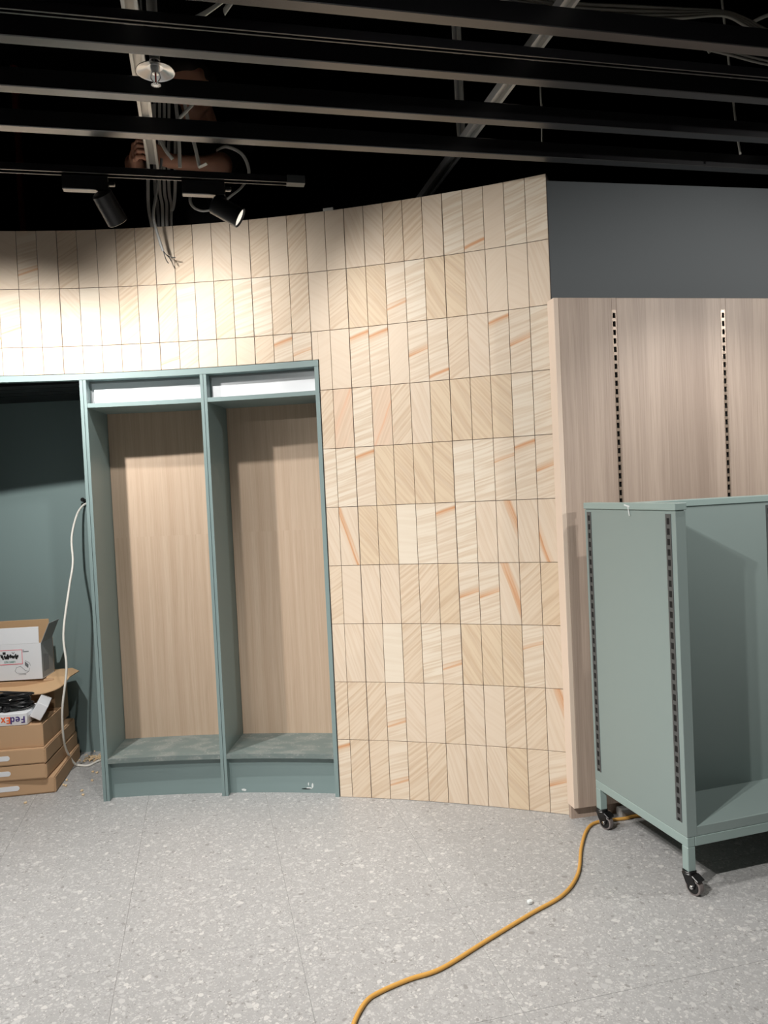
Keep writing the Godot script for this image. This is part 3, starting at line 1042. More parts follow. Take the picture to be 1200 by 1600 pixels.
func make_cables() -> void:
	var g := "white flat cables round the worker's hands"
	cable("flat_cable", "white flat cable hanging at the outer side of the bundle beside the wall top", [P(-0.945, 3.1, 3.42), P(-0.955, 2.70, 3.38), P(-0.961, 2.56, 3.38), P(-0.951, 2.47, 3.38), P(-0.93, 2.30, 3.40)], 0.0075, 0.003, M.white_plastic, g)
	for i in 4:
		var x := -0.925 + 0.018 * i
		cable("flat_cable", "white flat cable within the hanging bundle below the worker's hands", [P(x + 0.01, 3.1, 3.42 + 0.01 * i), P(x, 2.66, 3.37 + 0.008 * i), P(x + 0.006, 2.56, 3.37 + 0.008 * i), P(x + 0.004, 2.47, 3.38), P(x, 2.28, 3.40)], 0.007, 0.003, M.white_plastic if i != 0 else M.grey_plastic, g)
	cable("flat_cable", "short white flat cable with a hooked end beside the bundle", [P(-0.83, 2.90, 3.40), P(-0.836, 2.66, 3.37), P(-0.843, 2.58, 3.37), P(-0.853, 2.535, 3.37), P(-0.862, 2.535, 3.37)], 0.007, 0.003, M.white_plastic, g)
	cable("flat_cable", "white flat cable crossing the worker's wrist in a curve", [P(-0.866, 2.90, 3.2), P(-0.858, 2.80, 3.18), P(-0.825, 2.71, 3.17), P(-0.795, 2.665, 3.18)], 0.0075, 0.003, M.white_plastic, g)
	cable("flat_cable", "straight white flat cable in front of the worker's forearm", [P(-0.775, 2.92, 3.2), P(-0.765, 2.77, 3.18), P(-0.767, 2.63, 3.18)], 0.0075, 0.003, M.white_plastic, g)
	cable("flat_cable", "white flat cable with a bent tip before the worker's elbow", [P(-0.735, 2.93, 3.16), P(-0.718, 2.80, 3.16), P(-0.696, 2.70, 3.16), P(-0.684, 2.628, 3.16), P(-0.678, 2.622, 3.16), P(-0.65, 2.628, 3.15)], 0.0075, 0.003, M.white_plastic, g)
	cable("flat_cable", "white flat cable slanting across the worker's chin", [P(-0.66, 2.88, 3.1), P(-0.686, 2.84, 3.1), P(-0.756, 2.775, 3.1)], 0.0075, 0.003, M.white_plastic, g)
	cable("flat_cable", "white flat cable bowing out past the worker's shoulder", [P(-0.66, 2.80, 3.42), P(-0.608, 2.791, 3.37), P(-0.546, 2.755, 3.35), P(-0.518, 2.708, 3.35), P(-0.513, 2.65, 3.34), P(-0.543, 2.594, 3.32), P(-0.588, 2.556, 3.31), P(-0.635, 2.535, 3.34)], 0.0075, 0.003, M.white_plastic, g)
	cable("flat_cable", "white flat cable sagging behind the can with the bright lens", [P(-0.755, 2.62, 3.34), P(-0.76, 2.545, 3.30), P(-0.742, 2.505, 3.28), P(-0.705, 2.484, 3.27), P(-0.66, 2.487, 3.27)], 0.0065, 0.003, M.white_plastic, g)
	var grey := cable("power_cable", "grey cable dangling in front of the tiles with bare black wire ends", [P(-0.835, 2.66, 3.16), P(-0.841, 2.605, 3.15), P(-0.86, 2.491, 3.13), P(-0.869, 2.411, 3.12), P(-0.857, 2.323, 3.15), P(-0.849, 2.29, 3.16)], 0.006, 0.006, M.grey_plastic)
	for w in [[P(-0.849, 2.292, 3.16), P(-0.837, 2.274, 3.165), P(-0.818, 2.266, 3.17), P(-0.803, 2.263, 3.17)], [P(-0.849, 2.292, 3.16), P(-0.844, 2.268, 3.165), P(-0.839, 2.252, 3.165), P(-0.831, 2.24, 3.165)], [P(-0.837, 2.274, 3.165), P(-0.826, 2.262, 3.165), P(-0.819, 2.248, 3.165)]]:
		var st := tool()
		tube(st, smooth_path(w, 5), 0.0018, -1, 6)
		put("wire_end", st, M.black_rubber, grey)
	# strands over the beams
	var og := "dusty cables slung above the beams"
	for i in 4:
		var d := 0.012 * i
		cable("slung_cable", "dusty grey cable in the bundle slung above the beams", [P(0.30, 2.77 + d * 0.4, 2.33), P(0.438, 2.727 + d * 0.5, 2.35), P(0.516, 2.707 + d, 2.36), P(0.656, 2.690 + d, 2.38), P(0.818, 2.683 + d * 1.1, 2.4), P(0.984, 2.690 + d * 0.8, 2.42), P(1.133, 2.71 + d * 0.35, 2.45), P(1.211, 2.68 + d * 0.6, 2.46), P(1.29, 2.645 + d * 0.8, 2.48), P(1.5, 2.58 + d, 2.52)], 0.005, 0.005, M.dusty_cable, og)
	cable("slung_cable", "dusty grey cable crossing the slung bundle near the corner of the picture", [P(1.16, 2.69, 2.62), P(1.242, 2.737, 2.6), P(1.303, 2.742, 2.52), P(1.42, 2.76, 2.5)], 0.006, 0.003, M.dusty_cable, og)
	for i in 2:
		cable("slung_cable", "dusty grey cable sagging under the slung bundle", [P(1.10, 2.70, 2.6), P(1.216, 2.669 + 0.01 * i, 2.6), P(1.36, 2.64 + 0.012 * i, 2.62), P(1.6, 2.62, 2.66)], 0.004, 0.004, M.dusty_cable, og)
	for i in 3:
		cable("slung_cable", "pale flat cable above the beams beside the sprinkler pipe", [P(-0.80, 2.90, 2.78 + 0.01 * i), P(-0.677, 2.885 + 0.012 * i, 2.7), P(-0.605, 2.874 + 0.01 * i, 2.65), P(-0.535, 2.868 + 0.006 * i, 2.6), P(-0.40, 2.88, 2.5)], 0.006, 0.003, M.white_plastic, "pale cables beside the sprinkler pipe")
	cable("slung_cable", "pale flat cable crossing beside the highest beam", [P(-0.40, 2.70, 2.3), P(-0.32, 2.72, 2.2), P(-0.24, 2.75, 2.1)], 0.012, 0.003, M.white_plastic, "pale cables beside the sprinkler pipe")
	for i in 4:
		var dx := 0.009 * i
		cable("drop_cable", "pale cable in the tied bundle dropping straight down over the tiled wall", [P(0.375 + dx, 3.7, 3.2 + 0.006 * (i % 2)), P(0.376 + dx, 3.1, 3.2), P(0.376 + dx, 2.9, 3.2), P(0.378 + dx * 0.9, 2.74, 3.2), P(0.384 + dx * 0.5, 2.67, 3.2)], 0.0055, 0.003, M.white_plastic, "tied cables dropping over the tiled wall")
	cable("hanger_wire", "thin wire hanging at the end of the tiled wall", [P(0.626, 3.7, 2.75), P(0.622, 2.7, 2.75), P(0.624, 2.60, 2.75), P(0.619, 2.458, 2.75)], 0.003, 0.003, M.dusty_cable, "", "wire")
	cable("hanger_wire", "thin slanting wire hanging above the grey wall", [P(1.15, 3.7, 2.62), P(1.25, 2.909, 2.7), P(1.30, 2.53, 2.74), P(1.319, 2.40, 2.75)], 0.004, 0.004, M.dusty_cable, "", "wire")
	# on the floor and in the niche
	cable("mains_cable", "white mains cable hanging from the hole in the niche down to the floor", [P(-1.505, 1.28, 3.93), P(-1.523, 1.269, 3.90), P(-1.527, 1.222, 3.82), P(-1.518, 1.116, 3.72), P(-1.491, 0.997, 3.65), P(-1.496, 0.880, 3.60), P(-1.513, 0.679, 3.55), P(-1.500, 0.519, 3.53), P(-1.531, 0.326, 3.53), P(-1.549, 0.171, 3.57), P(-1.569, 0.072, 3.66), P(-1.562, 0.012, 3.71), P(-1.535, 0.006, 3.705), P(-1.49, 0.006, 3.70), P(-1.464, 0.006, 3.76), P(-1.40, 0.006, 3.82)], 0.0055, 0.005, M.white_plastic)
	cable("extension_cord", "orange yellow extension cord snaking across the grey floor", [P(-0.16, 0.006, 1.55), P(-0.138, 0.006, 1.712), P(-0.129, 0.006, 1.80), P(-0.102, 0.006, 1.874), P(-0.065, 0.006, 1.91), P(0.009, 0.006, 1.953), P(0.095, 0.006, 1.992), P(0.228, 0.006, 2.105), P(0.378, 0.006, 2.231), P(0.494, 0.006, 2.325), P(0.571, 0.006, 2.448), P(0.626, 0.006, 2.62), P(0.681, 0.006, 2.754), P(0.735, 0.006, 2.815), P(0.841, 0.006, 2.835), P(0.95, 0.006, 2.852), P(1.4, 0.006, 2.80)], 0.006, 0.006, M.orange_rubber)
	# cable hole in the niche
	var st := tool()
	for c in [[-1.532, 1.298], [-1.519, 1.290], [-1.531, 1.272], [-1.516, 1.280]]:
		lathe(st, [[0.0, 0.002], [0.011, 0.002], [0.011, -0.004], [0.0, -0.004]], 12, Transform3D(Basis(Vector3.RIGHT, PI / 2), P(c[0], c[1], 3.9195)))
	tag(put("cable_hole", st, M.groove_black), "ragged black cable hole drilled in the niche back", "hole")
	st = tool()
	box(st, Vector3(0.09, 0.035, 0.04), Transform3D(Basis(Vector3.UP, 0.2), P(0.875, 0.0175, 2.872)), 0.003)
	tag(put("power_adapter", st, M.grey_plastic), "grey plastic box on the floor behind the display's caster", "adapter")

# ---------------------------------------------------------------- cartons in the niche
func carton(called: String, label: String, corner: Vector3, size: Vector3, turn: float, group: String, slot: bool) -> Node3D:   # corner: bottom front right
	var o := thing(called, label, "box", corner, turn, group)
	var st := tool()
	bx(st, Vector3(-size.x, 0, -size.z), Vector3(0, size.y - 0.006, 0), 0.003)
	put("body", st, M.cardboard, o)
	st = tool()
	bx(st, Vector3(-size.x + 0.003, size.y - 0.006, -size.z + 0.003), Vector3(-0.003, size.y - 0.001, -0.004), 0.001)
	bx(st, Vector3(-size.x + 0.004, 0.006, 0.0), Vector3(-0.004, size.y - 0.002, 0.0025), 0.001)
	bx(st, Vector3(0.0, 0.004, -size.z * 0.5 + 0.004), Vector3(0.003, size.y - 0.003, -0.003), 0.001)
	put("lid", st, M.cardboard, o)
	if slot:
		st = tool()
		for e in [-1.0, 1.0]:
			lathe(st, [[0.0, 0.0], [0.011, 0.0], [0.011, 0.001], [0.0, 0.001]], 14, Transform3D(Basis(Vector3.RIGHT, PI / 2) , Vector3(-0.205 + e * 0.045, size.y * 0.5, 0.0024)))
		bx(st, Vector3(-0.25, size.y * 0.5 - 0.011, 0.002), Vector3(-0.16, size.y * 0.5 + 0.011, 0.0033), 0.0)
		var h := put("handle_slot", st, M.white_card, o)
		h.set_meta("label", "hand hole showing pale packing")
	return o

func words(text: String, size: float, m: Material, parent: Node, xf: Transform3D, called := "lettering") -> void:
	var t := TextMesh.new()
	var f := SystemFont.new()
	f.font_names = PackedStringArray(["Droid Sans"])
	f.font_weight = 700
	t.font = f
	t.text = text
	t.font_size = 32
	t.pixel_size = size / 32.0
	t.depth = 0.0008
	put_mesh(called, t, m, parent, xf)

func make_cartons() -> void:
	var g := "flat brown cartons stacked in the niche"
	carton("cardboard_box", "flat brown carton with hand hole at the bottom of the stack on the floor", P(-1.518, 0, 3.383), Vector3(0.50, 0.072, 0.47), deg_to_rad(9.0), g, true)
	carton("cardboard_box", "flat brown carton with hand hole, second from the floor", P(-1.545, 0.072, 3.362), Vector3(0.48, 0.069, 0.47), deg_to_rad(6.0), g, true)
	carton("cardboard_box", "flat brown carton with hand hole, third from the floor", P(-1.544, 0.141, 3.360), Vector3(0.48, 0.069, 0.46), deg_to_rad(6.5), g, true)
	# open tray carton
	var o := thing("open_carton", "open brown carton tray on the stack holding the white parcel", "box", P(-1.556, 0.210, 3.378), deg_to_rad(6.0))
	var st := tool()
	var t := 0.004
	bx(st, Vector3(-0.42, 0, -0.27), Vector3(0, t, 0), 0.001)
	bx(st, Vector3(-0.42, t, -t), Vector3(0, 0.10, 0), 0.001)
	bx(st, Vector3(-0.42, t, -0.27), Vector3(0, 0.10, -0.27 + t), 0.001)
	bx(st, Vector3(-t, t, -0.27 + t), Vector3(0, 0.10, -t), 0.001)
	bx(st, Vector3(-0.42, t, -0.27 + t), Vector3(-0.42 + t, 0.10, -t), 0.001)
	bx(st, Vector3(-0.40, t, -0.25), Vector3(-0.02, 0.092, -0.02), 0.001)
	put("tray", st, M.cardboard, o)
	# tall brown carton behind, with a round flap
	o = thing("flap_carton", "brown carton with a rounded open flap under the white printed box", "box", P(-1.62, 0.210, 3.66), deg_to_rad(6.0))
	st = tool()
	bx(st, Vector3(-0.45, 0, -0.2), Vector3(0, 0.235, 0), 0.003)
	put("body", st, M.cardboard, o)
	st = tool()
	var outline := [Vector2(-0.40, -0.18), Vector2(0.03, -0.20), Vector2(0.085, -0.12), Vector2(0.075, 0.0)]
	outline.append_array([Vector2(0.07, 0.02)])
	for k in range(1, 12):
		var a := PI / 2 * k / 12.0
		outline.append(Vector2(-0.05 + 0.12 * cos(a), 0.02 + 0.085 * sin(a)))
	outline.append_array([Vector2(-0.05, 0.105), Vector2(-0.40, 0.08)])
	var top := []
	var low := []
	for q in outline:
		var yy: float = 0.241 - maxf(q.y, 0.0) * 0.45
		top.append(Vector3(q.x, yy, q.y))
		low.append(Vector3(q.x, yy - 0.004, q.y))
	for k in range(1, outline.size() - 1):
		face(st, [top[0], top[k], top[k + 1]], Vector3.UP)
		face(st, [low[0], low[k], low[k + 1]], Vector3.DOWN)
	for k in outline.size():
		var k2 := (k + 1) % outline.size()
		face(st, [top[k], top[k2], low[k2], low[k]], Vector3(top[k].x + top[k2].x + 0.3, 0, top[k].z + top[k2].z))
	put("round_flap", st, M.cardboard_inside, o)
	# white printed box
	o = thing("printed_box", "open white printed box with a pink-bordered label on top of the cartons", "box", P(-1.665, 0.452, 3.645), deg_to_rad(3.0))
	var w := 0.36
	var d := 0.15
	var h := 0.172
	st = tool()
	bx(st, Vector3(-w, 0, -0.003), Vector3(0, h, 0), 0.0008)
	bx(st, Vector3(-w, 0, -d), Vector3(0, 0.003, -0.003), 0.0)
	put("front", st, M.white_card, o)
	st = tool()
	bx(st, Vector3(-0.003, 0.003, -d), Vector3(0, h, -0.003), 0.0008)
	put("side", st, M.grey_card, o)
	st = tool()
	bx(st, Vector3(-w, 0.003, -d), Vector3(-w + 0.003, h, -0.003), 0.0008)
	put("side", st, M.grey_card, o)
	st = tool()
	bx(st, Vector3(-w, 0.003, -d - 0.003), Vector3(0, h, -d), 0.0008)
	box(st, Vector3(w - 0.04, 0.095, 0.003), Transform3D(Basis(Vector3.RIGHT, 0.12), Vector3(-w / 2 + 0.01, h + 0.046, -d + 0.004)), 0.0008)
	put("back_flap", st, M.cardboard_inside, o)
	st = tool()
	box(st, Vector3(w - 0.008, 0.078, 0.003), Transform3D(Basis(Vector3.RIGHT, -0.05), Vector3(-w / 2 - 0.004, h + 0.039, -0.003)), 0.0008)
	put("front_flap", st, M.white_card, o)
	st = tool()
	box(st, Vector3(0.003, 0.10, d - 0.02), Transform3D(Basis(Vector3.BACK, -0.42), Vector3(0.019, h + 0.045, -d / 2)), 0.0008)
	put("side_flap", st, M.grey_card, o)
	# the label and the line drawing on the front
	st = tool()
	bx(st, Vector3(-0.225, 0.076, 0.0), Vector3(-0.088, 0.146, 0.0007), 0.0)
	var lab := put("label", st, M.white_card, o)
	st = tool()
	for e in [[-0.225, 0.076, -0.088, 0.0785], [-0.225, 0.1435, -0.088, 0.146], [-0.0905, 0.0785, -0.088, 0.1435], [-0.225, 0.0785, -0.2225, 0.1435]]:
		bx(st, Vector3(e[0], e[1], 0.0005), Vector3(e[2], e[3], 0.0012), 0.0)
	put("label_border", st, M.ink_pink, lab)
	st = tool()
	rng.seed = 21
	for k in 16:                              # the blurred black battery symbols
		var cx := -0.188 + 0.0052 * k + rng.randf_range(-0.002, 0.002)
		box(st, Vector3(rng.randf_range(0.004, 0.009), rng.randf_range(0.010, 0.022), 0.0008), Transform3D(Basis(Vector3.BACK, rng.randf_range(-0.4, 0.4)), Vector3(cx, 0.113 + rng.randf_range(-0.005, 0.006), 0.0011)), 0.0)
	box(st, Vector3(0.014, 0.012, 0.0008), Transform3D(Basis(), Vector3(-0.172, 0.131, 0.0011)), 0.0)
	for e in [-1.0, 1.0]:
		box(st, Vector3(0.0022, 0.010, 0.0008), Transform3D(Basis(Vector3.BACK, e * 0.6), Vector3(-0.130 - e * 0.003, 0.131, 0.0011)), 0.0)
	put("label_symbols", st, M.ink_black, lab)
	words("UN 3481", 0.0135, M.ink_teal, lab, at(-0.148, 0.0885, 0.0012))
	st = tool()
	var sketch := [[-0.126, 0.044, -0.119, 0.06], [-0.119, 0.06, -0.10, 0.066], [-0.126, 0.044, -0.118, 0.034], [-0.118, 0.034, -0.078, 0.030], [-0.078, 0.030, -0.062, 0.04], [-0.062, 0.04, -0.058, 0.056], [-0.10, 0.066, -0.078, 0.044], [-0.078, 0.044, -0.062, 0.04], [-0.076, 0.092, -0.056, 0.078], [-0.056, 0.078, -0.054, 0.066], [-0.11, 0.026, -0.076, 0.026]]
	for e in sketch:
		var a := Vector3(e[0], e[1], 0.0004)
		var b := Vector3(e[2], e[3], 0.0004)
		box(st, Vector3(a.distance_to(b), 0.0013, 0.0008), Transform3D(Basis(Vector3.BACK, atan2(b.y - a.y, b.x - a.x)), (a + b) / 2), 0.0)
	face(st, [Vector3(-0.078, 0.088, 0.0007), Vector3(-0.062, 0.072, 0.0007), Vector3(-0.064, 0.055, 0.0007), Vector3(-0.079, 0.070, 0.0007)], Vector3.BACK)
	bx(st, Vector3(-0.086, 0.133, 0), Vector3(-0.058, 0.137, 0.0006), 0.0)
	bx(st, Vector3(-0.086, 0.140, 0), Vector3(-0.080, 0.144, 0.0006), 0.0)
	put("line_drawing", st, M.ink_grey, o)
	st = tool()
	for k in 4:
		bx(st, Vector3(-0.0002, 0.03, -0.035 - 0.016 * k), Vector3(0.0005, 0.03 + 0.085 - 0.004 * k, -0.027 - 0.016 * k), 0.0)
	put("side_print", st, M.ink_grey, o)
	# white parcel, lettering upside down
	o = thing("shipping_parcel", "white courier parcel lying upside down on the open carton", "parcel", P(-1.632, 0.305, 3.395), deg_to_rad(5.0))
	st = tool()
	bx(st, Vector3(-0.34, 0, -0.17), Vector3(0, 0.054, 0), 0.002)
	put("body", st, M.white_card, o)
	var upside := Basis(Vector3.BACK, PI)
	words("Fed", 0.040, M.ink_purple, o, Transform3D(upside, Vector3(-0.040, 0.026, 0.0006)), "purple_lettering")
	words("Ex", 0.040, M.ink_orange, o, Transform3D(upside, Vector3(-0.090, 0.026, 0.0006)), "orange_lettering")
	# grey parcel leaning beside it
	o = thing("courier_box", "grey white courier box leaning on the carton rim beside the white parcel", "parcel", P(-1.588, 0.312, 3.42), deg_to_rad(18.0))
	st = tool()
	box(st, Vector3(0.05, 0.07, 0.17), Transform3D(Basis(Vector3.BACK, -0.55), Vector3(0.0, 0.043, -0.085)), 0.002)
	put("body", st, M.white_card, o)
	words("Fed", 0.022, M.ink_purple, o, Transform3D(Basis(Vector3.BACK, -0.55) * Basis(Vector3.UP, PI / 2) * Basis(Vector3.BACK, PI), Basis(Vector3.BACK, -0.55) * Vector3(0.0256, 0.018, -0.05) + Vector3(0.0, 0.043, -0.085)), "purple_lettering")
	# coil of black cables
	var coil := thing("cable_coil", "coil of glossy black cables heaped on the white parcel", "cable coil", P(-1.75, 0.360, 3.475))
	rng.seed = 5
	for k in 15:
		var ring := PackedVector3Array()
		var rx := rng.randf_range(0.07, 0.115)
		var rz := rng.randf_range(0.04, 0.056)
		var ph := rng.randf() * TAU
		var ox := rng.randf_range(-0.02, 0.02)
		for i in 37:
			var a := TAU * i / 36.0
			ring.append(Vector3(ox + rx * cos(a), 0.006 + 0.0042 * k + 0.006 * sin(a * 2.0 + ph), rz * sin(a) + 0.004 * sin(3.0 * a + ph)))
		st = tool()
		tube(st, ring, 0.0042, -1, 7)
		put("loop", st, M.black_rubber, coil)
	for k in 3:
		st = tool()
		box(st, Vector3(0.03, 0.022, 0.022), Transform3D(Basis(Vector3.UP, 0.5 * k), Vector3(-0.05 + 0.035 * k, 0.016, 0.058)), 0.005)
		put("plug", st, M.black_rubber, coil)
	st = tool()
	tube(st, smooth_path([Vector3(0.03, 0.05, 0.05), Vector3(0.05, 0.058, 0.02), Vector3(0.045, 0.055, -0.02)], 5), 0.002, -1, 6)
	put("tie", st, M.white_plastic, coil)

func make_debris() -> void:
	rng.seed = 31
	var st := tool()
	for k in 90:
		var p := P(-1.50 + rng.randfn(0.0, 0.035), 0.004 + rng.randf() * 0.012, 3.80 + rng.randfn(0.0, 0.025))
		box(st, Vector3(rng.randf_range(0.006, 0.018), 0.003, rng.randf_range(0.003, 0.006)), Transform3D(Basis.from_euler(Vector3(rng.randf_range(-0.5, 0.5), rng.randf() * TAU, rng.randf_range(-0.4, 0.4))), p), 0.0)
	tag(put("wood_shavings", st, M.shavings), "heap of pale wood shavings on the floor beside the niche post", "shavings", "", "stuff")
	for q in [[-1.415, 3.60], [-1.44, 3.615], [-1.40, 3.50], [-1.50, 3.45], [-1.525, 3.52], [-1.40, 3.38], [-1.375, 3.33], [-1.60, 3.27], [-1.80, 3.27], [-1.515, 3.46]]:
		st = tool()
		box(st, Vector3(0.012, 0.008, 0.009), Transform3D(Basis(Vector3.UP, rng.randf() * TAU), P(q[0], 0.004, q[1])), 0.002)
		tag(put("crumb", st, M.shavings), "small pale crumb of wood on the floor near the niche", "crumb", "crumbs on the floor by the niche")
	st = tool()
	box(st, Vector3(0.017, 0.012, 0.013), Transform3D(Basis(Vector3.UP, 0.4), P(0.386, 0.006, 2.294)), 0.003)
	tag(put("plaster_chip", st, M.plaster), "white chip lying on the floor beside the orange cord", "chip")

# ---------------------------------------------------------------- the worker behind the wall
func make_worker() -> void:
	var deck := thing("work_platform", "step platform behind the wall that the worker stands on", "platform", P(-0.80, 0, 3.98))
	var st := tool()
	bx(st, Vector3(-0.35, 1.50, -0.25), Vector3(0.35, 1.54, 0.25), 0.003)
	put("deck", st, M.zinc, deck)
	for x in [-0.32, 0.32]:
		for z in [-0.22, 0.22]:
			st = tool()
			bx(st, Vector3(x - 0.02, 0, z - 0.02), Vector3(x + 0.02, 1.50, z + 0.02), 0.003)
			put("leg", st, M.zinc, deck)
	var o := thing("person", "worker in a black T-shirt reaching over the wall with both hands on the channel", "person", P(-0.80, 1.54, 3.9))
	var base := o.position
	var sk := tool()
	var L := func(x: float, y: float, f: float) -> Vector3: return P(x, y, f) - base
	var hip := [L.call(-0.89, 2.42, 3.86), L.call(-0.71, 2.42, 3.86)]
	var sh_r: Vector3 = L.call(-0.975, 2.93, 3.68)       # the worker's right side is on the left of the picture
	var sh_l: Vector3 = L.call(-0.62, 2.95, 3.68)
	var chest: Vector3 = L.call(-0.80, 2.84, 3.71)
	var neck: Vector3 = L.call(-0.795, 2.99, 3.66)
	var el_r: Vector3 = L.call(-1.045, 2.80, 3.53)
	var wr_r: Vector3 = L.call(-0.985, 2.722, 3.305)
	var el_l: Vector3 = L.call(-0.655, 2.725, 3.42)
	var wr_l: Vector3 = L.call(-0.828, 2.703, 3.285)
	var body := [
		[L.call(-0.80, 2.45, 3.85), L.call(-0.80, 2.62, 3.80), 0.13, 0.125], [L.call(-0.86, 2.68, 3.77), L.call(-0.74, 2.68, 3.77), 0.115, 0.115],
		[L.call(-0.87, 2.84, 3.71), L.call(-0.73, 2.84, 3.71), 0.12, 0.12], [sh_r, sh_l, 0.065, 0.065], [chest, neck, 0.09, 0.06], [neck, L.call(-0.785, 3.07, 3.61), 0.058, 0.056],
		[sh_r, el_r, 0.056, 0.043], [el_r, wr_r, 0.043, 0.028], [sh_l, el_l, 0.056, 0.045], [el_l, wr_l, 0.046, 0.030],
		[hip[0], L.call(-0.89, 2.00, 3.90), 0.095, 0.06], [L.call(-0.89, 2.00, 3.90), L.call(-0.89, 1.62, 3.96), 0.055, 0.042], [hip[1], L.call(-0.71, 2.00, 3.90), 0.095, 0.06], [L.call(-0.71, 2.00, 3.90), L.call(-0.71, 1.62, 3.96), 0.055, 0.042],
		[L.call(-0.89, 1.585, 3.98), L.call(-0.90, 1.575, 3.80), 0.042, 0.036], [L.call(-0.71, 1.585, 3.98), L.call(-0.70, 1.575, 3.80), 0.042, 0.036]]
	nets(sk, body, 0.016, 0.05)
	# head, in its own axes: right, up, forward (towards the hands)
	var c: Vector3 = L.call(-0.785, 3.135, 3.565)
	var fwd := P(-0.16, -0.30, -0.5).normalized()
	var up := (Vector3.UP - fwd * fwd.y).normalized()
	var right := fwd.cross(up)
	var H := func(x: float, y: float, z: float) -> Vector3: return c + right * x + up * y + fwd * z
	var head := [
		[H.call(0, 0.045, -0.03), H.call(0, 0.045, 0.02), 0.083, 0.080], [H.call(0, 0.0, 0.0), H.call(0, -0.02, 0.03), 0.070, 0.062], [H.call(-0.02, -0.085, 0.055), H.call(0.02, -0.085, 0.055), 0.030, 0.030],
		[H.call(-0.05, -0.055, 0.0), H.call(-0.015, -0.09, 0.06), 0.026, 0.024], [H.call(0.05, -0.055, 0.0), H.call(0.015, -0.09, 0.06), 0.026, 0.024], [H.call(-0.035, 0.035, 0.075), H.call(0.035, 0.035, 0.075), 0.016, 0.016],
		[H.call(0, 0.02, 0.09), H.call(0, -0.025, 0.112), 0.009, 0.014], [H.call(-0.012, -0.028, 0.1), H.call(0.012, -0.028, 0.1), 0.010, 0.010], [H.call(-0.018, -0.058, 0.083), H.call(0.018, -0.058, 0.083), 0.011, 0.011], [H.call(-0.014, -0.069, 0.080), H.call(0.014, -0.069, 0.080), 0.010, 0.010],
		[H.call(-0.078, 0.02, -0.012), H.call(-0.077, -0.02, -0.005), 0.013, 0.009], [H.call(0.078, 0.02, -0.012), H.call(0.077, -0.02, -0.005), 0.013, 0.009], [H.call(-0.04, -0.01, 0.065), H.call(0.04, -0.01, 0.065), 0.028, 0.028], [H.call(0, -0.06, -0.03), H.call(0, -0.13, -0.04), 0.055, 0.056]]
	nets(sk, head, 0.006, 0.016)
	# hands: palm, four fingers closing on the channel, thumb
	hand(sk, wr_r, L.call(-0.965, 2.725, 3.235), L.call(-0.915, 2.735, 3.215), L.call(-0.905, 2.70, 3.235), -1.0)
	hand(sk, wr_l, L.call(-0.872, 2.712, 3.235), L.call(-0.905, 2.735, 3.215), L.call(-0.915, 2.70, 3.23), 1.0)
	put("body", sk, M.skin, o)
	st = tool()
	var shirt := [
		[L.call(-0.80, 2.45, 3.85), L.call(-0.80, 2.62, 3.80), 0.150, 0.142], [L.call(-0.86, 2.68, 3.77), L.call(-0.74, 2.68, 3.77), 0.132, 0.132],
		[L.call(-0.87, 2.84, 3.71), L.call(-0.73, 2.84, 3.71), 0.136, 0.136], [sh_r, sh_l, 0.080, 0.080], [chest, neck, 0.100, 0.062], [sh_r, sh_r.lerp(el_r, 0.92), 0.074, 0.064], [sh_l, sh_l.lerp(el_l, 0.72), 0.074, 0.066]]
	nets(st, shirt, 0.016, 0.05)
	put("shirt", st, M.shirt, o)
	st = tool()
	var legs := [[hip[0], L.call(-0.89, 2.00, 3.90), 0.11, 0.078], [L.call(-0.89, 2.00, 3.90), L.call(-0.89, 1.63, 3.96), 0.074, 0.062], [hip[1], L.call(-0.71, 2.00, 3.90), 0.11, 0.078], [L.call(-0.71, 2.00, 3.90), L.call(-0.71, 1.63, 3.96), 0.074, 0.062], [hip[0], hip[1], 0.12, 0.12]]
	nets(st, legs, 0.018, 0.04)
	put("trousers", st, M.trousers, o)
	st = tool()
	var hair := [[H.call(0, 0.066, -0.035), H.call(0, 0.078, 0.02), 0.080, 0.070], [H.call(-0.045, 0.03, -0.055), H.call(0.045, 0.03, -0.055), 0.058, 0.058], [H.call(-0.062, 0.035, -0.02), H.call(-0.05, -0.02, -0.055), 0.026, 0.03], [H.call(0.062, 0.035, -0.02), H.call(0.05, -0.02, -0.055), 0.026, 0.03], [H.call(-0.04, 0.098, 0.045), H.call(0.04, 0.098, 0.045), 0.026, 0.026]]
	nets(st, hair, 0.008, 0.02)
	put("hair", st, M.hair, o)
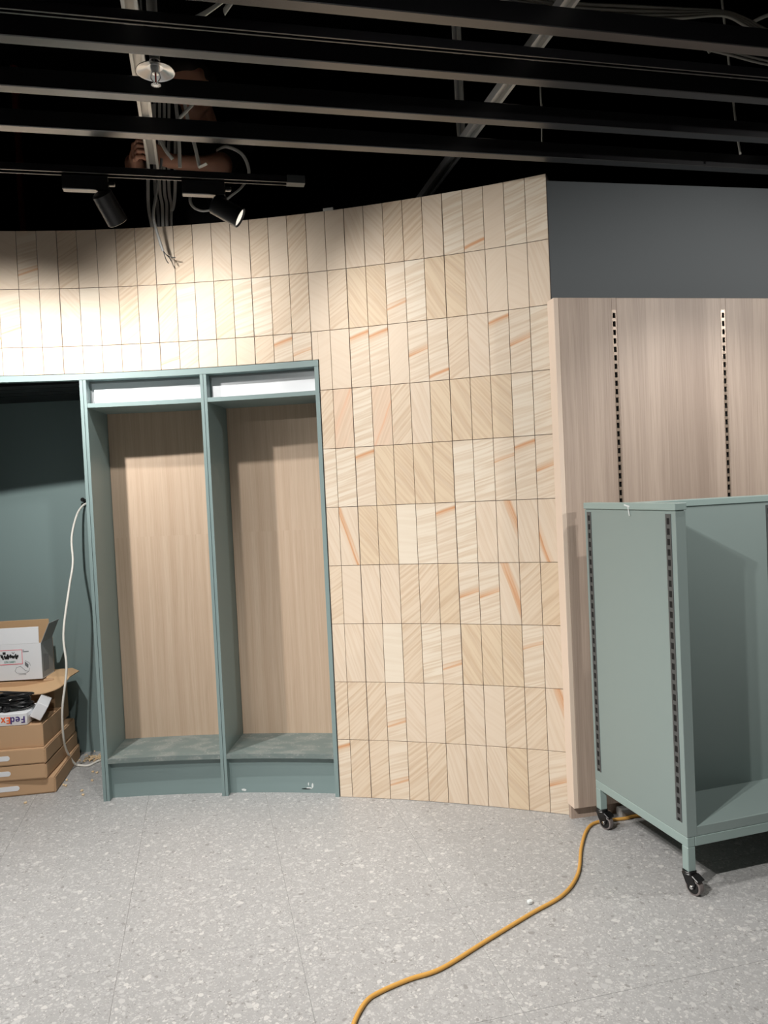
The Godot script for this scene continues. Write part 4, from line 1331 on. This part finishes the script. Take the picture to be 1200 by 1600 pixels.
	for e in [-1.0, 1.0]:
		st = tool()
		lathe(st, [[0.0, 0.007], [0.008, 0.003], [0.009, 0.0], [0.0, -0.002]], 12, Transform3D(look(fwd), H.call(e * 0.033, 0.014, 0.089)))
		put("eye", st, M.eye, o)

func hand(st: SurfaceTool, wrist: Vector3, knuckles: Vector3, grip: Vector3, thumb_tip: Vector3, side: float) -> void:
	var along := (knuckles - wrist).normalized()
	var across := Vector3.UP
	across = (across - along * across.dot(along)).normalized()
	var bones := [[wrist, wrist.lerp(knuckles, 0.35), 0.024, 0.026]]
	for k in 4:
		var o := across * (0.030 - 0.020 * k)
		bones.append([wrist + o * 0.4, knuckles + o, 0.017, 0.0125])
	nets(st, bones, 0.004, 0.012)
	var length := [0.92, 1.0, 0.96, 0.76]
	for k in 4:
		var o := across * (0.031 - 0.0205 * k)
		var p0 := knuckles + o * 0.98 - along * 0.006
		var bend: Vector3 = (grip - knuckles)
		var p1: Vector3 = p0 + (along * 0.55 + bend.normalized() * 0.45).normalized() * 0.040 * length[k]
		var p2: Vector3 = p1 + (bend.normalized() * 0.8 + P(side * 0.0, -0.1, 0.5).normalized() * 0.6).normalized() * 0.027 * length[k]
		var p3: Vector3 = p2 + (P(-side * 0.3, -0.1, 1.0).normalized()) * 0.02 * length[k]
		nets(st, [[p0, p1, 0.0098, 0.0092], [p1, p2, 0.0092, 0.0085], [p2, p3, 0.0085, 0.0072]], 0.0035, 0.004)
	var t0 := wrist.lerp(knuckles, 0.4) + across * 0.018
	var t1 := t0.lerp(thumb_tip, 0.5) + across * 0.022
	nets(st, [[t0, t1, 0.0135, 0.0115], [t1, t1.lerp(thumb_tip + across * 0.02, 0.6), 0.0115, 0.0095]], 0.0035, 0.005)

func _ready() -> void:
	rng.seed = 4
	make_curve()
	make_view()
	make_materials()
	make_lights()
	make_room()
	make_tiled_wall()
	make_cabinet("open teal cabinet with oak back beside the niche", 1.447, 1.956, 0.0135)
	make_cabinet("open teal cabinet with oak back beside the tiled wall", 0.949, 1.447, 0.018)
	make_niche()
	make_panels()
	make_gondola()
	make_grid()
	make_cables()
	make_cartons()
	make_debris()
	make_worker()
